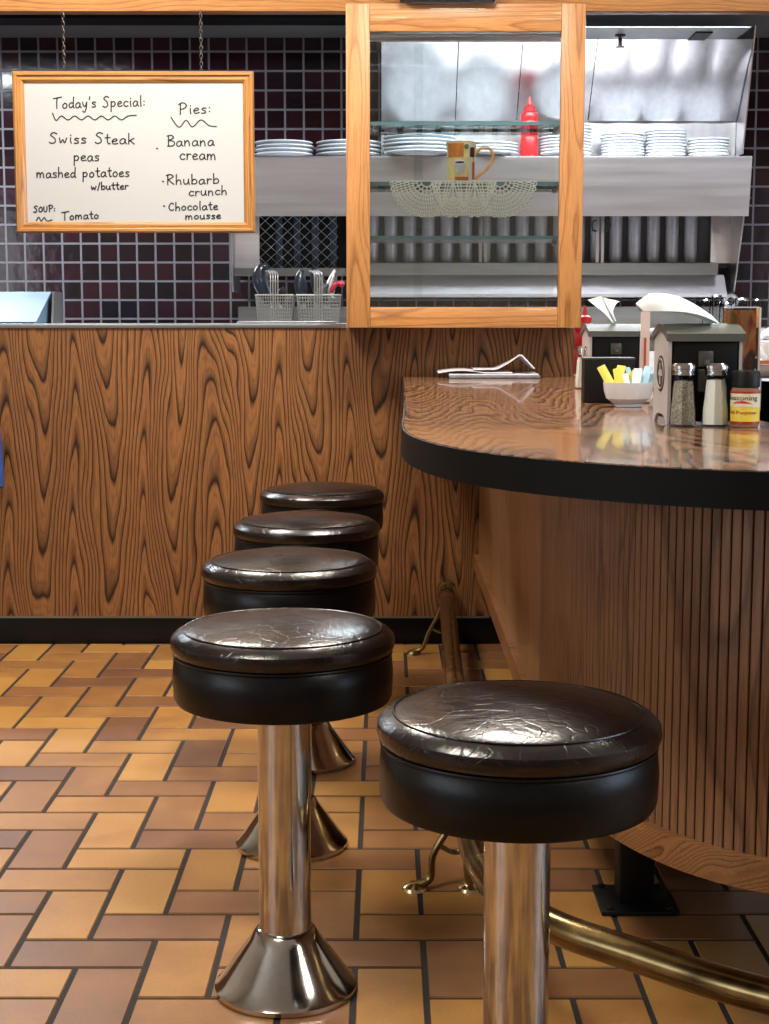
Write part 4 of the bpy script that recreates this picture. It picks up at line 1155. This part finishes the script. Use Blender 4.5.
# folded papers at the far end
def paper_sheet(x0, x1, y0, y1, zf, label, mat, n=16, th=.0034):
    bm = B(); grid = []
    for i in range(n+1):
        s = i/n; row = []
        for j in range(5): row.append(Vector((x0+(x1-x0)*s, y0+(y1-y0)*j/4+.004*math.sin(s*5), ZT+zf(s, j/4))))
        grid.append(row)
    sheet(bm, grid, th); return single('newspaper', bm, mat, label, 'paper', 'folded papers at the far end of the counter', sharp=60)
pa = at(449, 374, 5.04).x; pb = at(540, 374, 5.04).x
single('booklet', box(B(), pa, pb, 5.03, 5.20, ZT, ZT+.009, .002), M['papergrey'], 'dark grey booklet lowest of the papers at the far end of the counter', 'booklet')
paper_sheet(pa+.0, pb-.005, 5.035, 5.20, lambda s, v: .0115+.002*v, 'pale folded paper lying flat on the dark booklet', M['paper'])
paper_sheet(pa-.035, pb-.09, 5.045, 5.2, lambda s, v: .017+.008*math.sin(PI*min(1, s*1.6))+.002*v, 'creased paper sticking out to the left of the pile', M['paper'])
def tent(s, v): return .028+(.05*max(0, (s-.35)/.42)**1.3 if s < .77 else .05*(1-(s-.77)/.23*.95)**1.0)*(1-.25*v)
paper_sheet(pa+.08, pb-.018, 5.04, 5.19, tent, 'folded sheet rising to a peak on top of the papers', M['paper'], 24)

# red bottle on counter beyond the case
c = at(584, 370, 5.52); squeeze('ketchup_bottle', (c.x, 5.52, ZT), .037, .236, 'red plastic squeeze bottle at the far end of the counter behind the oak case')

# ------------------------------------------------------------------ cooking line behind
zr = 1.075
rng = thing('steel_range', 'long stainless steel worktable against the back wall below the hood', 'worktable', (.6, 7.1, 0))
finish('cabinet_body', box(B(), HX0, 3.2, 6.75, 7.55, .1, zr-.04), M['steeldark'], rng)
finish('top_slab', box(B(), HX0-.02, 3.2, 6.70, 7.56, zr-.04, zr, .004), M['steelh'], rng)
for x in (HX0+.1, 1.2, 3.0): finish('leg', box(B(), x-.03, x+.03, 6.8, 6.86, 0, .1), M['steel'], rng)
finish('rear_riser', box(B(), HX0, 1.62, 7.48, 7.55, zr, 1.17), M['steeldark'], rng)
for i in range(5):
    x = HX0+.25+i*.5
    finish('door', box(B(), x-.22, x+.22, 6.735, 6.75, .15, zr-.1, .003), M['steelh'], rng)
gl = [(706, 300), (716, 296), (727, 303), (742, 299), (757, 300)]
labs = ['clear glass tumbler lying nearest the hood end on the worktable', 'clear upright tumbler on the worktable right of the hood', 'small clear tumbler between two taller ones on the worktable', 'wide glass jar with metal lid behind the menu stand', 'clear tumbler farthest right on the worktable']
for (px, py), lab in zip(gl, labs):
    c = at(px, 322, 7.0); R = .02 if px != 742 else .034; hh = at(px, py, 7.0).z-zr
    t = thing('tumbler' if px != 742 else 'glass_jar', lab, 'glass', (c.x, 7.0, zr), 'glassware on the worktable')
    L = (c.x, 7.0, zr+.0005)
    finish('glass_wall', lathe(B(), [(0, 0), (R*.8, 0), (R, hh*.98), (R, hh), (R*.94, hh), (R*.74, .006), (0, .006)], 20, L, cap=False), M['shaker_glass'], t)
    finish('rim_band', tube(B(), [(c.x+R*math.cos(a), 7.0+R*math.sin(a), zr+hh) for a in [2*PI*i/20 for i in range(20)]], .004, 6, True), M['cap'], t)
    if px == 742: finish('jar_lid', lathe(B(), [(0, 0), (R*.97, 0), (R*.97, .012), (0, .014)], 24, (c.x, 7.0, zr+hh-.008)), M['cap'], t)
c = at(737.5, 301, 7.3)
t = thing('ring_fitting', 'white ring shaped fitting on a short stem against the dark tiles', 'fitting', (c.x, 7.44, zr))
finish('ring', tube(B(), [(c.x+.028*math.cos(a), 7.44, c.z+.028*math.sin(a)) for a in [2*PI*i/20 for i in range(20)]], .010, 8, True), M['white'], t)
finish('stem', tube(B(), [(c.x, 7.44, zr+.001), (c.x, 7.44, c.z-.03)], .008, 8), M['steeldark'], t)

# steel rack just inside the counter on the right
rx0, rx1, ry0, ry1 = at(751, 400, 3.3).x, 1.5, 3.3, 3.7
rk = thing('steel_rack', 'low steel rack with orange shelf edge behind the menu stand', 'rack', (rx0, 3.5, 0))
zk = at(0, 364, 3.3).z
finish('rack_shelf', box(B(), rx0-.004, rx1, ry0-.01, ry1, zk-.03, zk, .003), M['steelh'], rk)
finish('shelf_edge', box(B(), rx0-.002, rx1, ry0-.014, ry0-.0105, zk+.0, zk+.008), plainonce('orange_edge', srgb(214, 120, 70)), rk)
for x, y in ((rx0+.014, ry0+.02), (rx0+.014, ry1-.02), (rx1-.03, ry0+.02), (rx1-.03, ry1-.02)):
    finish('rack_leg', tube(B(), [(x, y, 0), (x, y, zk-.03)], .012, 14), M['steel'], rk)
L = (rx0+.085, 3.42, zk+.0005)
single('bowl', lathe(B(), [(0, .002), (.03, 0), (.035, .003), (.06, .03), (.075, .045), (.073, .046), (.055, .03), (.03, .008), (0, .007)], 36, L, cap=False), M['white'], 'white bowl on the steel rack at the right edge', 'bowl')
bm = B(); grid = []
for i in range(8):
    row = []
    for j in range(8):
        u, v = i/7, j/7
        row.append(Vector((L[0]-.055+.11*u, L[1]-.04+.07*v, L[2]+.046+.045*math.sin(PI*u)*math.sin(PI*min(1, v+.1))+.006*math.sin(9*u+5*v))))
    grid.append(row)
sheet(bm, grid, .0025); single('paper_towel', bm, M['napkin'], 'crumpled white paper resting in the bowl on the steel rack', 'paper', sharp=60)

# blue garment at the far left edge
c = at(-19, 440, 5.2)
t = thing('jacket', 'sliver of blue garment at the left edge against the wood partition', 'jacket', (c.x, 5.2, at(0, 400, 5.2).z))
bm = B()
rings = []
prof = [(.0, .30), (.03, .285), (.055, .24), (.062, .16), (.066, .08), (.066, .0), (.06, -.005), (0, -.008)]
for r_, z_ in prof:
    rings.append([bm.verts.new((c.x+r_*1.12*math.cos(2*PI*i/24), 5.195+min(r_, .05)*.95*math.sin(2*PI*i/24)*(1+.06*math.cos(6*i)), at(0, 486, 5.2).z+z_*.98)) for i in range(24)])
for a_, b_ in zip(rings, rings[1:]):
    for i in range(24): bm.faces.new((a_[i], a_[(i+1) % 24], b_[(i+1) % 24], b_[i]))
bmesh.ops.remove_doubles(bm, verts=bm.verts, dist=1e-5)
finish('sleeve', bm, M['bluecloth'], t)
hz = at(0, 486, 5.2).z+.294
finish('wall_hook', tube(B(), [(c.x, 5.249, hz+.03), (c.x, 5.215, hz+.02), (c.x, 5.195, hz), (c.x, 5.19, hz-.02)], .004, 8), M['chain'], t)

# ------------------------------------------------------------------ lights
def area(name, loc, sx, sy, power, col, rot=(0, 0, 0)):
    l = bpy.data.lights.new(name, 'AREA'); l.shape = 'RECTANGLE'; l.size = sx; l.size_y = sy; l.energy = power; l.color = col
    o = bpy.data.objects.new(name, l); C.objects.link(o); o.location = loc; o.rotation_euler = rot; return o
def panel(x, y, z, sx, sy, power, col, mat, lab):
    t = thing('ceiling_light', lab, 'ceiling light', (x, y, z))
    bm = B(); box(bm, x-sx/2-.03, x+sx/2+.03, y-sy/2-.03, y-sy/2, z-.04, z, .003); box(bm, x-sx/2-.03, x+sx/2+.03, y+sy/2, y+sy/2+.03, z-.04, z, .003)
    box(bm, x-sx/2-.03, x-sx/2, y-sy/2, y+sy/2, z-.04, z, .003); box(bm, x+sx/2, x+sx/2+.03, y-sy/2, y+sy/2, z-.04, z, .003)
    finish('housing', bm, M['winframe'], t)
    finish('diffuser', box(B(), x-sx/2, x+sx/2, y-sy/2, y+sy/2, z-.02, z-.015), mat, t)
    area('lamp', (x, y, z-.05), sx, sy, power, col)
W = (1, .93, .82); K = (.84, .93, 1)
gl_ = 'ceiling lights out of frame'
panel(.25, 3.9, 2.75, .5, .4, 54, W, M['lampwarm'], 'unseen warm ceiling light added to brighten the inside of the glass case')  # extra panel, added to lift the mug and doily
panel(-.9, 4.35, 2.75, .5, .5, 46, W, M['lampwarm'], 'warm square ceiling light near the header, left side')
panel(1.7, 3.4, 2.75, .5, .5, 30, W, M['lampwarm'], 'warm square ceiling light above the lunch counter')
panel(-.9, 1.8, 2.75, .6, .6, 38, W, M['lampwarm'], 'warm square ceiling light over the open tiled floor')
panel(2.4, .6, 2.75, .6, .6, 40, W, M['lampwarm'], 'warm square ceiling light above the front right corner')
panel(.8, 6.35, 2.44, 1.6, .35, 72, K, M['lampcool'], 'long cool kitchen light above the hood side')
panel(-2.0, 6.58, 2.44, 1.2, .25, 55, K, M['lampcool'], 'long cool kitchen light on the left of the kitchen')
area('daylight', (3.97, 1.7, 1.55), 1.3, 2.6, 60, (.62, .78, 1), (0, PI/2, 0))
area('daylight', (-3.97, -.6, 1.55), 1.3, 3.4, 52, (.9, .95, 1), (0, -PI/2, 0))  # daylight of the added left window, brightens the chrome
w = bpy.data.worlds.new('world'); bpy.context.scene.world = w; w.use_nodes = True
bg = w.node_tree.nodes['Background']; bg.inputs[0].default_value = (.6, .75, 1, 1); bg.inputs[1].default_value = 1.0
vs = bpy.context.scene.view_settings
vs.view_transform = 'Standard'; vs.look = 'None'; vs.gamma = 1; vs.use_curve_mapping = False; vs.exposure = 0.0
